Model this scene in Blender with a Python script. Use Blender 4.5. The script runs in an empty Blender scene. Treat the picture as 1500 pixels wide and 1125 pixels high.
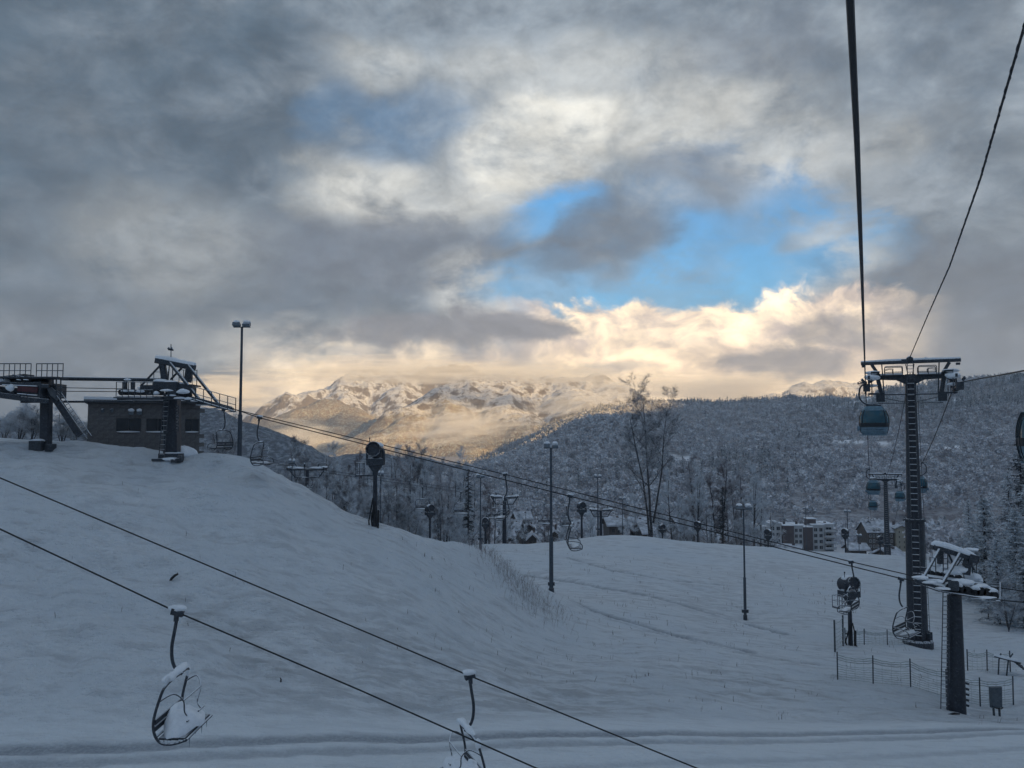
import bpy, bmesh, math, random
import numpy as np
from mathutils import Vector, Matrix

# ------------------------------------------------------------------ camera, sky, sun
S = bpy.context.scene
COL = S.collection
F_PX = 1248.0                    # focal length in pixels of the 1500 px wide photograph
PITCH = math.atan((640 - 562.5) / F_PX)
cam = bpy.data.cameras.new('camera')
cam.sensor_width = 36.0
cam.lens = F_PX / 1500 * 36.0
cam.clip_start = 0.5
cam.clip_end = 30000
camo = bpy.data.objects.new('camera', cam)
COL.objects.link(camo)
camo.rotation_euler = (math.pi / 2 + PITCH, 0, 0)
S.camera = camo
S.view_settings.view_transform = 'Standard'
S.view_settings.look = 'None'
S.view_settings.exposure = 0.40
S.view_settings.gamma = 1.0
S.view_settings.use_curve_mapping = False
S.cycles.use_denoising = True
S.cycles.max_bounces = 6
S.cycles.diffuse_bounces = 3
S.cycles.volume_bounces = 2
S.cycles.transparent_max_bounces = 8
S.cycles.volume_max_steps = 128

SUN_AZ = math.radians(138)       # clockwise from the view direction: low behind the right shoulder
SUN_EL = math.radians(14)
SUNV = Vector((math.sin(SUN_AZ) * math.cos(SUN_EL), math.cos(SUN_AZ) * math.cos(SUN_EL), math.sin(SUN_EL)))
sun = bpy.data.lights.new('sun', 'SUN')
sun.energy = 5.0
sun.angle = math.radians(0.5)
sun.color = (1.0, 0.65, 0.27)
suno = bpy.data.objects.new('sun', sun)
COL.objects.link(suno)
suno.rotation_euler = SUNV.to_track_quat('Z', 'Y').to_euler()

def ray(px, py):
    a = (px - 750.0) / F_PX
    b = (562.5 - py) / F_PX
    return a, math.cos(PITCH) - b * math.sin(PITCH), math.sin(PITCH) + b * math.cos(PITCH)

def W(px, py, d):
    """the point at forward distance d seen at a place of the photograph"""
    a, y, z = ray(px, py)
    return Vector((a * d / y, d, z * d / y))

class NT:
    """small helper to write node graphs as expressions"""
    def __init__(s, nt): s.nt = nt
    def new(s, t, **k):
        n = s.nt.nodes.new(t)
        for a, v in k.items(): setattr(n, a, v)
        return n
    def put(s, sock, v):
        if isinstance(v, bpy.types.NodeSocket): s.nt.links.new(v, sock)
        else: sock.default_value = v
    def m(s, op, a, b=0.0, c=0.0, clamp=False):
        n = s.new('ShaderNodeMath', operation=op, use_clamp=clamp)
        s.put(n.inputs[0], a); s.put(n.inputs[1], b); s.put(n.inputs[2], c)
        return n.outputs[0]
    def add(s, a, b): return s.m('ADD', a, b)
    def sub(s, a, b): return s.m('SUBTRACT', a, b)
    def mul(s, a, b): return s.m('MULTIPLY', a, b)
    def mx(s, a, b): return s.m('MAXIMUM', a, b)
    def mn(s, a, b): return s.m('MINIMUM', a, b)
    def ss(s, x, lo, hi):
        n = s.new('ShaderNodeMapRange', interpolation_type='SMOOTHSTEP')
        s.put(n.inputs[0], x); s.put(n.inputs[1], lo); s.put(n.inputs[2], hi)
        s.put(n.inputs[3], 0.0); s.put(n.inputs[4], 1.0)
        return n.outputs[0]
    def mix(s, f, a, b, mode='MIX'):
        n = s.new('ShaderNodeMix', data_type='RGBA', blend_type=mode)
        s.put(n.inputs[0], f)
        for i, v in ((6, a), (7, b)):
            if isinstance(v, tuple) and len(v) == 3: v = v + (1.0,)
            s.put(n.inputs[i], v)
        return n.outputs[2]
    def noise(s, vec, scale, detail=4, rough=0.55, dist=0.0, out=0):
        n = s.new('ShaderNodeTexNoise')
        if vec is not None: s.put(n.inputs['Vector'], vec)
        n.inputs['Scale'].default_value = scale
        n.inputs['Detail'].default_value = detail
        n.inputs['Roughness'].default_value = rough
        n.inputs['Distortion'].default_value = dist
        return n.outputs[out]
    def vec(s, x, y, z):
        n = s.new('ShaderNodeCombineXYZ')
        s.put(n.inputs[0], x); s.put(n.inputs[1], y); s.put(n.inputs[2], z)
        return n.outputs[0]
    def sep(s, v):
        n = s.new('ShaderNodeSeparateXYZ'); s.put(n.inputs[0], v)
        return n.outputs[0], n.outputs[1], n.outputs[2]
    def vscale(s, v, sc):
        n = s.new('ShaderNodeVectorMath', operation='MULTIPLY')
        s.put(n.inputs[0], v); n.inputs[1].default_value = sc
        return n.outputs[0]

def make_world():
    w = bpy.data.worlds.new('World'); S.world = w; w.use_nodes = True
    nt = w.node_tree; nt.nodes.clear(); g = NT(nt)
    D = g.new('ShaderNodeTexCoord').outputs['Generated']
    x, y, z = g.sep(D)
    az = g.m('ARCTAN2', x, y)
    el = g.m('ARCSINE', z)
    # cloud-deck coordinates: the deck is seen foreshortened towards the horizon
    k = g.m('DIVIDE', 1.0, g.add(g.mx(z, 0.0), 0.50))
    P = g.vec(g.mul(x, k), g.mul(y, k), g.mul(z, 1.2))
    n1 = g.noise(P, 3.0, 4, 0.56, 0.0, 0)
    warp = g.noise(P, 3.3, 3, 0.56, 0.0, 1)
    wx, wy, wz = g.sep(warp)
    n2 = g.noise(P, 8.5, 8, 0.64, 0.3)
    def billow(vec, scale, detail):
        v = g.new('ShaderNodeTexVoronoi', feature='F1', normalize=True)
        g.put(v.inputs['Vector'], vec); v.inputs['Scale'].default_value = scale; v.inputs['Detail'].default_value = detail; v.inputs['Roughness'].default_value = 0.55
        return g.sub(1.0, v.outputs['Distance'])
    wv = g.new('ShaderNodeVectorMath', operation='MULTIPLY_ADD'); g.put(wv.inputs[0], warp); wv.inputs[1].default_value = (.10, .10, .10); g.put(wv.inputs[2], g.vscale(D, (1.0, 1.0, 1.45)))
    DV = wv.outputs[0]
    puff = g.add(g.mul(billow(DV, 13.0, 3), 0.55), g.mul(g.noise(DV, 22.0, 5, 0.62, 0.2), 0.5))      # billows of the far bank
    puff2 = g.noise(DV, 8.0, 4, 0.55, 0.3)
    fib = g.add(g.mul(puff, .5), g.mul(g.noise(g.vec(g.add(az, g.mul(wx, 0.08)), g.mul(el, 1.5), 3.7), 9.0, 6, 0.6, 0.25), .55))
    def blob(px, py, rx, ry, amt=1.0, rot=0.0, soft=0.45, wob=1.0):
        a, yy, zz = ray(px, py)
        a0 = math.atan2(a, yy); e0 = math.asin(zz / math.sqrt(a * a + yy * yy + zz * zz))
        da = g.add(g.sub(az, a0), g.mul(g.sub(wx, 0.5), 0.16 * wob))
        de = g.add(g.sub(el, e0), g.mul(g.sub(wy, 0.5), 0.12 * wob))
        c, s_ = math.cos(rot), math.sin(rot)
        u = g.add(g.mul(da, c * F_PX / rx), g.mul(de, s_ * F_PX / rx))
        v = g.add(g.mul(da, -s_ * F_PX / ry), g.mul(de, c * F_PX / ry))
        q = g.m('SQRT', g.add(g.mul(u, u), g.mul(v, v)))
        q = g.add(q, g.mul(g.sub(n2, 0.5), 1.9))
        return g.mul(g.ss(q, 1.0 + soft, 1.0 - soft), amt)
    def union(bs):
        r = bs[0]
        for b in bs[1:]: r = g.mx(r, b)
        return r
    # grey deck with lighter breaks
    t = g.ss(g.add(g.mul(n1, 0.5), g.add(g.mul(n2, 0.32), g.mul(puff, 0.18))), 0.40, 0.64)
    deck = g.mix(t, (1.05, 1.42, 1.86), (2.9, 3.35, 3.8))
    left = g.mx(blob(60, 300, 440, 640, 0.82, 0, 0.9, 0.6), blob(1450, 420, 220, 160, 0.5, 0, 0.8, 0.8))
    deck = g.mix(left, deck, g.mix(g.ss(n2, 0.35, 0.68), (0.50, 0.86, 1.25), (0.86, 1.20, 1.58)))
    light = union([blob(800, 205, 150, 70, .95, .45), blob(545, 285, 110, 55, .7), blob(960, 165, 190, 55, .55),
                   blob(1215, 380, 60, 70, .55), blob(560, 95, 80, 40, .42), blob(1130, 210, 170, 60, .42),
                   blob(690, 425, 60, 50, .55), blob(700, 270, 110, 50, .5, .5), blob(420, 500, 150, 45, .45),
                   blob(850, 110, 240, 50, .35), blob(240, 350, 130, 70, .2)])
    light = g.mul(light, g.ss(g.add(fib, g.mul(n2, 0.35)), 0.50, 0.90))
    deck = g.mix(light, deck, (7.6, 7.4, 6.7))
    # blue openings
    hole = union([blob(1085, 345, 165, 110, 1.0, -.2), blob(1000, 422, 215, 42, 1.0), blob(805, 322, 85, 42, 1.0, .3),
                  blob(870, 415, 130, 34, .85), blob(610, 190, 100, 40, .2, .3), blob(490, 165, 50, 40, .16)])
    grey_over = union([blob(885, 345, 110, 50, .75, .5), blob(1030, 240, 110, 40, .7, -.2), blob(1185, 345, 40, 20, .6)])
    hole = g.mul(hole, g.sub(1.0, g.mul(grey_over, 0.9)))
    hole = g.mul(hole, g.add(0.70, g.mul(g.ss(n2, 0.62, 0.38), 0.30)))
    sky = g.new('ShaderNodeTexSky', sky_type='NISHITA', sun_disc=False)
    sky.sun_elevation = SUN_EL; sky.sun_rotation = SUN_AZ
    blue = g.mix(1.0, sky.outputs[0], (0.44, 1.10, 1.62, 1), 'MULTIPLY')
    # unseen blue gaps beyond the view, added for bluer skylight on the snow
    inview = g.mul(g.mul(g.ss(az, -0.78, -0.62), g.ss(az, 0.78, 0.62)), g.ss(el, 0.66, 0.50))
    gap = g.mul(g.mul(g.ss(n1, 0.52, 0.40), 0.85), g.sub(1.0, inview))
    hole = g.mx(hole, gap)
    col = g.mix(hole, deck, blue)
    dark = union([blob(560, 370, 190, 60, .8), blob(885, 345, 100, 42, .45, .5), blob(1040, 245, 100, 36, .5),
                  blob(1400, 450, 190, 75, .6), blob(1110, 60, 110, 40, .4)])
    col = g.mix(dark, col, (1.25, 1.52, 1.95))
    # sunlit bank of cumulus over the far range
    edge = g.add(el, g.mul(g.sub(puff2, 0.5), 0.10))
    edge = g.sub(edge, g.mul(g.sub(puff, 0.62), 0.11))
    azp = lambda px: math.atan2(px - 750, F_PX)
    top_r = g.mul(g.ss(az, azp(690), azp(830)), g.ss(az, azp(1420), azp(1215)))
    top_l = g.mul(g.ss(az, azp(300), azp(480)), g.ss(az, azp(900), azp(720)))
    elv = lambda py: math.asin(ray(750, py)[2])
    bank_r = g.mul(g.ss(edge, elv(440), elv(462)), top_r)
    bank_l = g.mul(g.ss(edge, elv(470), elv(560)), g.mul(top_l, 0.85))
    bank = g.mx(bank_r, bank_l)
    lum = g.ss(g.add(g.mul(puff, 0.85), g.mul(puff2, 0.4)), 0.62, 0.90)
    bankc = g.mix(lum, (5.6, 4.6, 4.1), (17.5, 13.6, 9.0))
    low = g.ss(el, elv(475), elv(585))
    bankc = g.mix(g.mul(low, 0.45), bankc, (14.5, 10.0, 5.0))
    col = g.mix(bank, col, bankc)
    dark2 = union([blob(765, 474, 95, 24, .95, -.12, .35, .5), blob(600, 487, 110, 22, .85, 0, .35, .5),
                   blob(1170, 532, 110, 24, .8, 0, .35, .5), blob(900, 548, 70, 13, .6, 0, .4, .4),
                   blob(1235, 490, 70, 28, .7, 0, .4, .6), blob(690, 545, 120, 14, .35, 0, .4, .4)])
    col = g.mix(dark2, col, (2.0, 2.05, 2.3))
    # fine torn texture of the cloud deck
    wisp = g.noise(g.vec(g.add(az, g.mul(wx, .12)), g.add(g.mul(el, 1.35), g.mul(wy, .10)), 1.7), 17.0, 7, 0.64, 0.1)
    gain = g.add(0.82, g.mul(g.ss(wisp, 0.28, 0.74), 0.36))
    gain = g.add(g.mul(gain, g.sub(1.0, g.mul(hole, 0.6))), g.mul(hole, 0.6))
    col = g.mix(1.0, col, g.vec(gain, gain, gain), 'MULTIPLY')
    bg = g.new('ShaderNodeBackground'); bg.inputs[1].default_value = 0.1
    nt.links.new(col, bg.inputs[0])
    out = g.new('ShaderNodeOutputWorld'); nt.links.new(bg.outputs[0], out.inputs[0])
    w.cycles.sampling_method = 'MANUAL'; w.cycles.sample_map_resolution = 1024
make_world()

# ------------------------------------------------------------------ helpers
def tag(o, label=None, cat=None, group=None, kind=None):
    if label: o['label'] = label
    if cat: o['category'] = cat
    if group: o['group'] = group
    if kind: o['kind'] = kind
    return o

def link(o, parent=None):
    COL.objects.link(o)
    if parent is not None: o.parent = parent
    return o

def empty(name, loc=(0, 0, 0), rz=0.0, label=None, cat=None, group=None):
    o = bpy.data.objects.new(name, None)
    o.empty_display_size = 0.3
    o.location = loc; o.rotation_euler = (0, 0, rz)
    link(o)
    return tag(o, label, cat, group)

def np_mesh(name, verts, faces, mat=None, smooth=True):
    me = bpy.data.meshes.new(name)
    me.from_pydata(verts.tolist() if hasattr(verts, 'tolist') else verts, [], faces.tolist() if hasattr(faces, 'tolist') else faces)
    if smooth: me.polygons.foreach_set('use_smooth', [True] * len(me.polygons))
    if mat: me.materials.append(mat)
    me.update()
    return me

def grid_mesh(name, X, Y, Z, mat, attrs=None):
    ny, nx = X.shape
    v = np.stack([X.ravel(), Y.ravel(), Z.ravel()], 1)
    i = np.arange(ny * nx).reshape(ny, nx)
    f = np.stack([i[:-1, :-1].ravel(), i[:-1, 1:].ravel(), i[1:, 1:].ravel(), i[1:, :-1].ravel()], 1)
    me = bpy.data.meshes.new(name)
    me.vertices.add(len(v)); me.vertices.foreach_set('co', v.astype(np.float32).ravel())
    me.loops.add(f.size); me.loops.foreach_set('vertex_index', f.astype(np.int32).ravel())
    me.polygons.add(len(f)); me.polygons.foreach_set('loop_start', np.arange(0, f.size, 4, dtype=np.int32))
    me.polygons.foreach_set('use_smooth', np.ones(len(f), bool))
    me.update(calc_edges=True)
    for k, a in (attrs or {}).items():
        at = me.attributes.new(k, 'FLOAT', 'POINT'); at.data.foreach_set('value', a.astype(np.float32).ravel())
    me.materials.append(mat)
    return me

_rs = np.random.RandomState(7)
_LAT = _rs.rand(256, 256)
def vnoise(x, y):
    x = np.asarray(x, float); y = np.asarray(y, float)
    xi = np.floor(x).astype(int); yi = np.floor(y).astype(int)
    fx = x - xi; fy = y - yi
    fx = fx * fx * fx * (fx * (fx * 6 - 15) + 10); fy = fy * fy * fy * (fy * (fy * 6 - 15) + 10)
    a = _LAT[yi & 255, xi & 255]; b = _LAT[yi & 255, (xi + 1) & 255]
    c = _LAT[(yi + 1) & 255, xi & 255]; d = _LAT[(yi + 1) & 255, (xi + 1) & 255]
    return (a * (1 - fx) + b * fx) * (1 - fy) + (c * (1 - fx) + d * fx) * fy - 0.5
def fbm(x, y, oct=5, gain=0.5):
    r = 0; amp = 1.0
    for k in range(oct):
        r = r + amp * vnoise(x * 2 ** k + 17.3 * k, y * 2 ** k + 9.1 * k); amp *= gain
    return r
def ridged(x, y, oct=5, gain=0.55):
    r = 0; amp = 1.0
    for k in range(oct):
        r = r + amp * (1 - 2 * np.abs(2 * vnoise(x * 2 ** k + 31.3 * k, y * 2 ** k + 5.7 * k))); amp *= gain
    return r
def sstep(x, lo, hi):
    t = np.clip((x - lo) / (hi - lo), 0, 1); return t * t * (3 - 2 * t)

# ------------------------------------------------------------------ materials
def mat_new(name):
    m = bpy.data.materials.new(name); m.use_nodes = True
    nt = m.node_tree
    b = nt.nodes['Principled BSDF']
    return m, NT(nt), b, nt

def mat_plain(name, col, rough=0.6, metal=0.0, snow=0.0, var=0.25, scale=6.0, frost=0.0, snow_lo=0.55):
    """painted or metal surface with worn grain; snow lies on what faces up"""
    m, g, b, nt = mat_new(name)
    tc = g.new('ShaderNodeTexCoord').outputs['Object']
    n = g.noise(tc, scale, 5, 0.6)
    c = g.mix(g.ss(n, 0.3, 0.7), tuple(v * (1 - var) for v in col), tuple(v * (1 + var) for v in col))
    r = g.add(rough - 0.1, g.mul(n, 0.2))
    if snow or frost:
        geo = g.new('ShaderNodeNewGeometry')
        nz = g.sep(geo.outputs['Normal'])[2]
        n3 = g.noise(tc, scale * 2.3, 4, 0.65)
        f = g.mul(g.ss(g.add(nz, g.mul(g.sub(n3, 0.5), 0.9)), snow_lo, snow_lo + 0.25), snow) if snow else 0.0
        if frost:
            fr = g.mul(g.ss(g.noise(tc, scale * 3.1, 6, 0.7), 0.5, 0.75), frost)
            f = g.mx(f, fr) if snow else fr
        c = g.mix(f, c, (0.74, 0.78, 0.83))
        r = g.add(r, g.mul(f, 0.3))
        nt.links.new(g.mul(g.sub(1.0, f), metal), b.inputs['Metallic'])
    else:
        b.inputs['Metallic'].default_value = metal
    nt.links.new(c, b.inputs['Base Color']); nt.links.new(r, b.inputs['Roughness'])
    return m

MAT = {}
def mat_snow():
    m, g, b, nt = mat_new('snow')
    geo = g.new('ShaderNodeNewGeometry').outputs['Position']
    at = g.new('ShaderNodeAttribute', attribute_name='track').outputs['Fac']
    gr = g.new('ShaderNodeAttribute', attribute_name='thin').outputs['Fac']
    big = g.noise(geo, 0.09, 5, 0.6)
    st = g.noise(g.vscale(geo, (0.5, 1.6, 0.9)), 1.1, 6, 0.66)
    fine = g.noise(geo, 7.0, 4, 0.7)
    c = g.mix(g.ss(big, 0.3, 0.7), (0.72, 0.77, 0.82), (0.82, 0.85, 0.88))
    c = g.mix(g.mul(g.ss(g.add(g.mul(st, 0.7), g.mul(big, 0.45)), 0.53, 0.70), 0.48), c, (0.46, 0.48, 0.51))
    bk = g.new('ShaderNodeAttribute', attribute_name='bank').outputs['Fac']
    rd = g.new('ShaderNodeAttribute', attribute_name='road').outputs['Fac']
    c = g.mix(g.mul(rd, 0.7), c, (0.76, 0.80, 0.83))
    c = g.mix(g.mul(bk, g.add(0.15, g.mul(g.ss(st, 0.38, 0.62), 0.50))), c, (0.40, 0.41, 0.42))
    thin = g.mul(g.ss(g.add(g.mul(fine, 0.5), g.mul(st, 0.6)), 0.60, 0.78), gr)
    c = g.mix(thin, c, (0.30, 0.27, 0.25))
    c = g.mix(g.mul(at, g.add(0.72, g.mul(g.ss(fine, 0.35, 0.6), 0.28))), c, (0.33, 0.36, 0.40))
    c = g.mix(g.mul(g.mul(rd, g.ss(g.noise(g.vscale(geo, (.35, 2.2, 1)), 1.3, 6, .7), .5, .68)), 0.35), c, (0.48, 0.50, 0.53))
    nt.links.new(c, b.inputs['Base Color'])
    b.inputs['Roughness'].default_value = 0.85
    b.inputs['Specular IOR Level'].default_value = 0.2
    bp = g.new('ShaderNodeBump'); bp.inputs['Strength'].default_value = 1.0; bp.inputs['Distance'].default_value = 0.6
    h = g.add(g.mul(st, 1.0), g.add(g.mul(fine, 0.12), g.mul(g.noise(geo, 2.4, 5, 0.6), 0.5)))
    h = g.mul(h, g.sub(1.0, g.mul(rd, 0.35)))
    nt.links.new(h, bp.inputs['Height']); nt.links.new(bp.outputs[0], b.inputs['Normal'])
    return m
MAT['snow'] = mat_snow()

def mat_far(name, snow_line, forest=(0.34, 0.265, 0.215), rock=(0.17, 0.14, 0.125), scale=0.004, speck=0.09):
    """far slopes: frosted forest below, snow and bare rock above"""
    m, g, b, nt = mat_new(name)
    geo = g.new('ShaderNodeNewGeometry')
    pos = geo.outputs['Position']; nz = g.sep(geo.outputs['Normal'])[2]; z = g.sep(pos)[2]
    a = g.noise(pos, scale, 8, 0.62)
    sp = g.noise(pos, speck, 6, 0.75)
    stre = g.noise(g.vscale(pos, (1, 1, 0.25)), scale * 4, 8, 0.7)
    fcol = g.mix(g.ss(sp, 0.44, 0.62), forest, tuple(min(0.6, v * 2.4) for v in forest))
    up = g.add(g.m('DIVIDE', g.sub(z, snow_line), 160.0), g.add(g.mul(g.sub(a, 0.5), 3.0), g.mul(g.sub(stre, 0.5), 3.2)))
    sn = g.ss(up, -0.15, 0.55)
    rk = g.mul(g.ss(g.add(g.mul(stre, 1.2), g.mul(g.sub(0.80, nz), 1.1)), 0.56, 0.72), 0.9)
    sc2 = g.ss(g.noise(g.vscale(pos, (1, 1, 0.4)), scale * 11, 6, 0.75), 0.50, 0.62)
    scol = g.mix(g.mx(rk, g.mul(sc2, 0.75)), (0.80, 0.80, 0.82), rock)
    c = g.mix(sn, fcol, scol)
    nt.links.new(c, b.inputs['Base Color'])
    b.inputs['Roughness'].default_value = 0.9; b.inputs['Specular IOR Level'].default_value = 0.1
    bp = g.new('ShaderNodeBump'); bp.inputs['Strength'].default_value = 1.0; bp.inputs['Distance'].default_value = 40.0
    nt.links.new(g.add(g.mul(stre, 0.8), g.mul(sp, 0.15)), bp.inputs['Height']); nt.links.new(bp.outputs[0], b.inputs['Normal'])
    return m
MAT['range'] = mat_far('snowy_range', 60)
MAT['shaded_wood'] = mat_far('frosted_shaded_wood', 320, forest=(0.15, 0.165, 0.19), rock=(0.15, 0.15, 0.16))  # bluer, darker copy of the far slopes: shade put into the forest colour
MAT['spur'] = mat_far('forested_spur', 260)

def mat_forest_floor():
    m, g, b, nt = mat_new('forest_floor')
    pos = g.new('ShaderNodeNewGeometry').outputs['Position']
    cl = g.new('ShaderNodeAttribute', attribute_name='clear').outputs['Fac']
    n = g.noise(pos, 0.16, 5, 0.7); n2 = g.noise(pos, 0.012, 5, 0.6)
    c = g.mix(g.ss(n, 0.4, 0.62), (0.22, 0.21, 0.22), (0.46, 0.47, 0.50))
    c = g.mix(g.mul(g.ss(n2, 0.45, 0.65), 0.35), c, (0.20, 0.17, 0.17))
    c = g.mix(cl, c, (0.82, 0.83, 0.86))
    nt.links.new(c, b.inputs['Base Color']); b.inputs['Roughness'].default_value = 0.95
    return m
MAT['forest_floor'] = mat_forest_floor()

MAT['steel'] = mat_plain('galvanised_dark_steel', (0.040, 0.048, 0.060), 0.55, 0.3, snow=0.9, frost=0.25)
MAT['pole'] = mat_plain('painted_steel_column', (0.030, 0.036, 0.048), 0.5, 0.2, frost=0.10, scale=3)
MAT['rung'] = mat_plain('frosted_ladder_steel', (0.05, 0.055, 0.065), 0.6, 0.2, snow=1.0, frost=0.5, snow_lo=0.25)
MAT['rubber'] = mat_plain('black_rubber', (0.018, 0.019, 0.022), 0.75)
MAT['rope'] = mat_plain('wire_rope', (0.030, 0.032, 0.036), 0.6, 0.4)
MAT['seat'] = mat_plain('dark_seat_plastic', (0.026, 0.032, 0.042), 0.6, snow=0.5)
MAT['snowcap'] = mat_plain('settled_snow', (0.80, 0.83, 0.87), 0.85, var=0.05, scale=9)
MAT['ice'] = mat_plain('icicle_ice', (0.22, 0.26, 0.30), 0.2)
MAT['glass'] = mat_plain('dark_window_glass', (0.016, 0.024, 0.032), 0.12, var=0.3, scale=1)
MAT['lamp'] = mat_plain('floodlight_housing', (0.10, 0.12, 0.14), 0.5, 0.3, snow=1.0)

# ------------------------------------------------------------------ mesh builder
class MB:
    def __init__(s): s.v = []; s.f = []
    def quadring(s, rings, n, closed=True, cap=True):
        b = len(s.v)
        for r in rings: s.v.extend(r)
        for k in range(len(rings) - 1):
            for j in range(n if closed else n - 1):
                j2 = (j + 1) % n
                s.f.append((b + k * n + j, b + k * n + j2, b + (k + 1) * n + j2, b + (k + 1) * n + j))
        if cap and closed and n > 2:
            s.f.append(tuple(b + j for j in reversed(range(n))))
            e = b + (len(rings) - 1) * n
            s.f.append(tuple(e + j for j in range(n)))
    def tube(s, pts, r, n=8, cap=True):
        pts = [Vector(p) for p in pts]
        rr = r if isinstance(r, (list, tuple)) else [r] * len(pts)
        rings = []; up = None
        for i, p in enumerate(pts):
            t = (pts[min(i + 1, len(pts) - 1)] - pts[max(i - 1, 0)])
            if t.length < 1e-9: t = Vector((0, 0, 1))
            t.normalize()
            if up is None: up = Vector((0, 0, 1)) if abs(t.z) < 0.9 else Vector((1, 0, 0))
            a = up - t * up.dot(t)
            if a.length < 1e-5: a = t.orthogonal()
            a.normalize(); up = a
            b = t.cross(a)
            rings.append([tuple(p + (a * math.cos(2 * math.pi * j / n) + b * math.sin(2 * math.pi * j / n)) * rr[i]) for j in range(n)])
        s.quadring(rings, n, True, cap)
        return s
    def bar(s, p0, p1, w, h=None, up=(0, 0, 1), bev=0.0):
        """rectangular beam from p0 to p1: w across, h along the up side"""
        h = w if h is None else h
        p0 = Vector(p0); p1 = Vector(p1); t = (p1 - p0).normalized()
        up = Vector(up); a = up - t * up.dot(t)
        if a.length < 1e-4: a = Vector((1, 0, 0)) - t * t.x
        if a.length < 1e-4: a = Vector((0, 1, 0))
        a.normalize(); b = t.cross(a)
        c = min(w, h) * 0.12
        prof = [(-w / 2 + c, -h / 2), (w / 2 - c, -h / 2), (w / 2, -h / 2 + c), (w / 2, h / 2 - c),
                (w / 2 - c, h / 2), (-w / 2 + c, h / 2), (-w / 2, h / 2 - c), (-w / 2, -h / 2 + c)]
        s.quadring([[tuple(p + b * q[0] + a * q[1]) for q in prof] for p in (p0, p1)], 8)
        return s
    def box(s, c, size, rz=0.0, rx=0.0, ry=0.0):
        R = Matrix.Rotation(rz, 3, 'Z') @ Matrix.Rotation(ry, 3, 'Y') @ Matrix.Rotation(rx, 3, 'X')
        c = Vector(c); h = Vector(size) / 2
        b = len(s.v)
        for k in range(8):
            s.v.append(tuple(c + R @ Vector((h.x * (1 if k & 1 else -1), h.y * (1 if k & 2 else -1), h.z * (1 if k & 4 else -1)))))
        for q in ((0, 2, 3, 1), (4, 5, 7, 6), (0, 1, 5, 4), (2, 6, 7, 3), (0, 4, 6, 2), (1, 3, 7, 5)):
            s.f.append(tuple(b + i for i in q))
        return s
    def prism(s, poly, p0, ax_u, ax_v, ax_n, depth):
        """polygon poly in (u, v) swept along ax_n"""
        p0 = Vector(p0); u = Vector(ax_u); v = Vector(ax_v); n = Vector(ax_n)
        r0 = [tuple(p0 + u * a + v * b) for a, b in poly]
        r1 = [tuple(p0 + u * a + v * b + n * depth) for a, b in poly]
        s.quadring([r0, r1], len(poly))
        return s
    def lathe(s, prof, c=(0, 0, 0), axis=(0, 0, 1), n=16):
        ax = Vector(axis).normalized(); a = ax.orthogonal().normalized(); b = ax.cross(a); c = Vector(c)
        rings = [[tuple(c + ax * h + (a * math.cos(2 * math.pi * j / n) + b * math.sin(2 * math.pi * j / n)) * max(r, 1e-4)) for j in range(n)] for r, h in prof]
        s.quadring(rings, n, True, True)
        return s
    def blob(s, c, size, seed=0, n=9, m=6, rough=0.18, flat=0.0):
        """a lump of snow"""
        rnd = random.Random(seed); c = Vector(c)
        b = len(s.v); rings = []
        ph = [rnd.uniform(0, 6.28) for _ in range(6)]
        for k in range(m + 1):
            th = math.pi * k / m
            ring = []
            for j in range(n):
                p = 2 * math.pi * j / n
                q = 1 + rough * (math.sin(2 * p + ph[0] + th) + 0.6 * math.sin(3 * p + ph[1] - 2 * th) + 0.5 * math.sin(5 * p + ph[2]))
                zz = math.cos(th)
                if zz < 0: zz *= 1 - flat
                ring.append((c.x + size[0] * q * math.sin(th) * math.cos(p), c.y + size[1] * q * math.sin(th) * math.sin(p), c.z + size[2] * zz * (1 + rough * 0.5 * math.sin(p + ph[3]))))
            rings.append(ring)
        s.quadring(rings, n, True, False)
        return s
    def ladder(s, p0, p1, w, side, step=0.3, r=0.022, rails=True, rr=None):
        p0 = Vector(p0); p1 = Vector(p1); side = Vector(side).normalized() * (w / 2)
        if rails:
            s.tube([p0 - side, p1 - side], r * 1.2, 5); s.tube([p0 + side, p1 + side], r * 1.2, 5)
        L = (p1 - p0).length; n = max(2, int(L / step))
        for k in range(1, n):
            p = p0.lerp(p1, k / n)
            s.tube([p - side, p + side], rr or r, 5)
        return s
    def railing(s, pts, h=1.0, mid=True, post=1.0, r=0.025, kick=False):
        for a, b in zip(pts[:-1], pts[1:]):
            a = Vector(a); b = Vector(b); L = (b - a).length
            s.tube([a + Vector((0, 0, h)), b + Vector((0, 0, h))], r, 5)
            if mid: s.tube([a + Vector((0, 0, h * .5)), b + Vector((0, 0, h * .5))], r * .9, 5)
            n = max(1, round(L / post))
            for k in range(n + 1):
                p = a.lerp(b, k / n); s.tube([p, p + Vector((0, 0, h))], r, 5)
        return s
    def mesh(s, name, mat, smooth=True, angle=40):
        me = bpy.data.meshes.new(name)
        me.from_pydata(s.v, [], s.f)
        me.materials.append(mat)
        if smooth:
            me.polygons.foreach_set('use_smooth', [True] * len(me.polygons))
            me.set_sharp_from_angle(angle=math.radians(angle))
        me.update()
        return me
    def build(s, name, mat, parent=None, smooth=True, label=None, angle=40):
        o = bpy.data.objects.new(name, s.mesh(name, mat, smooth, angle))
        link(o, parent)
        if label: o['label'] = label
        return o

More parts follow.
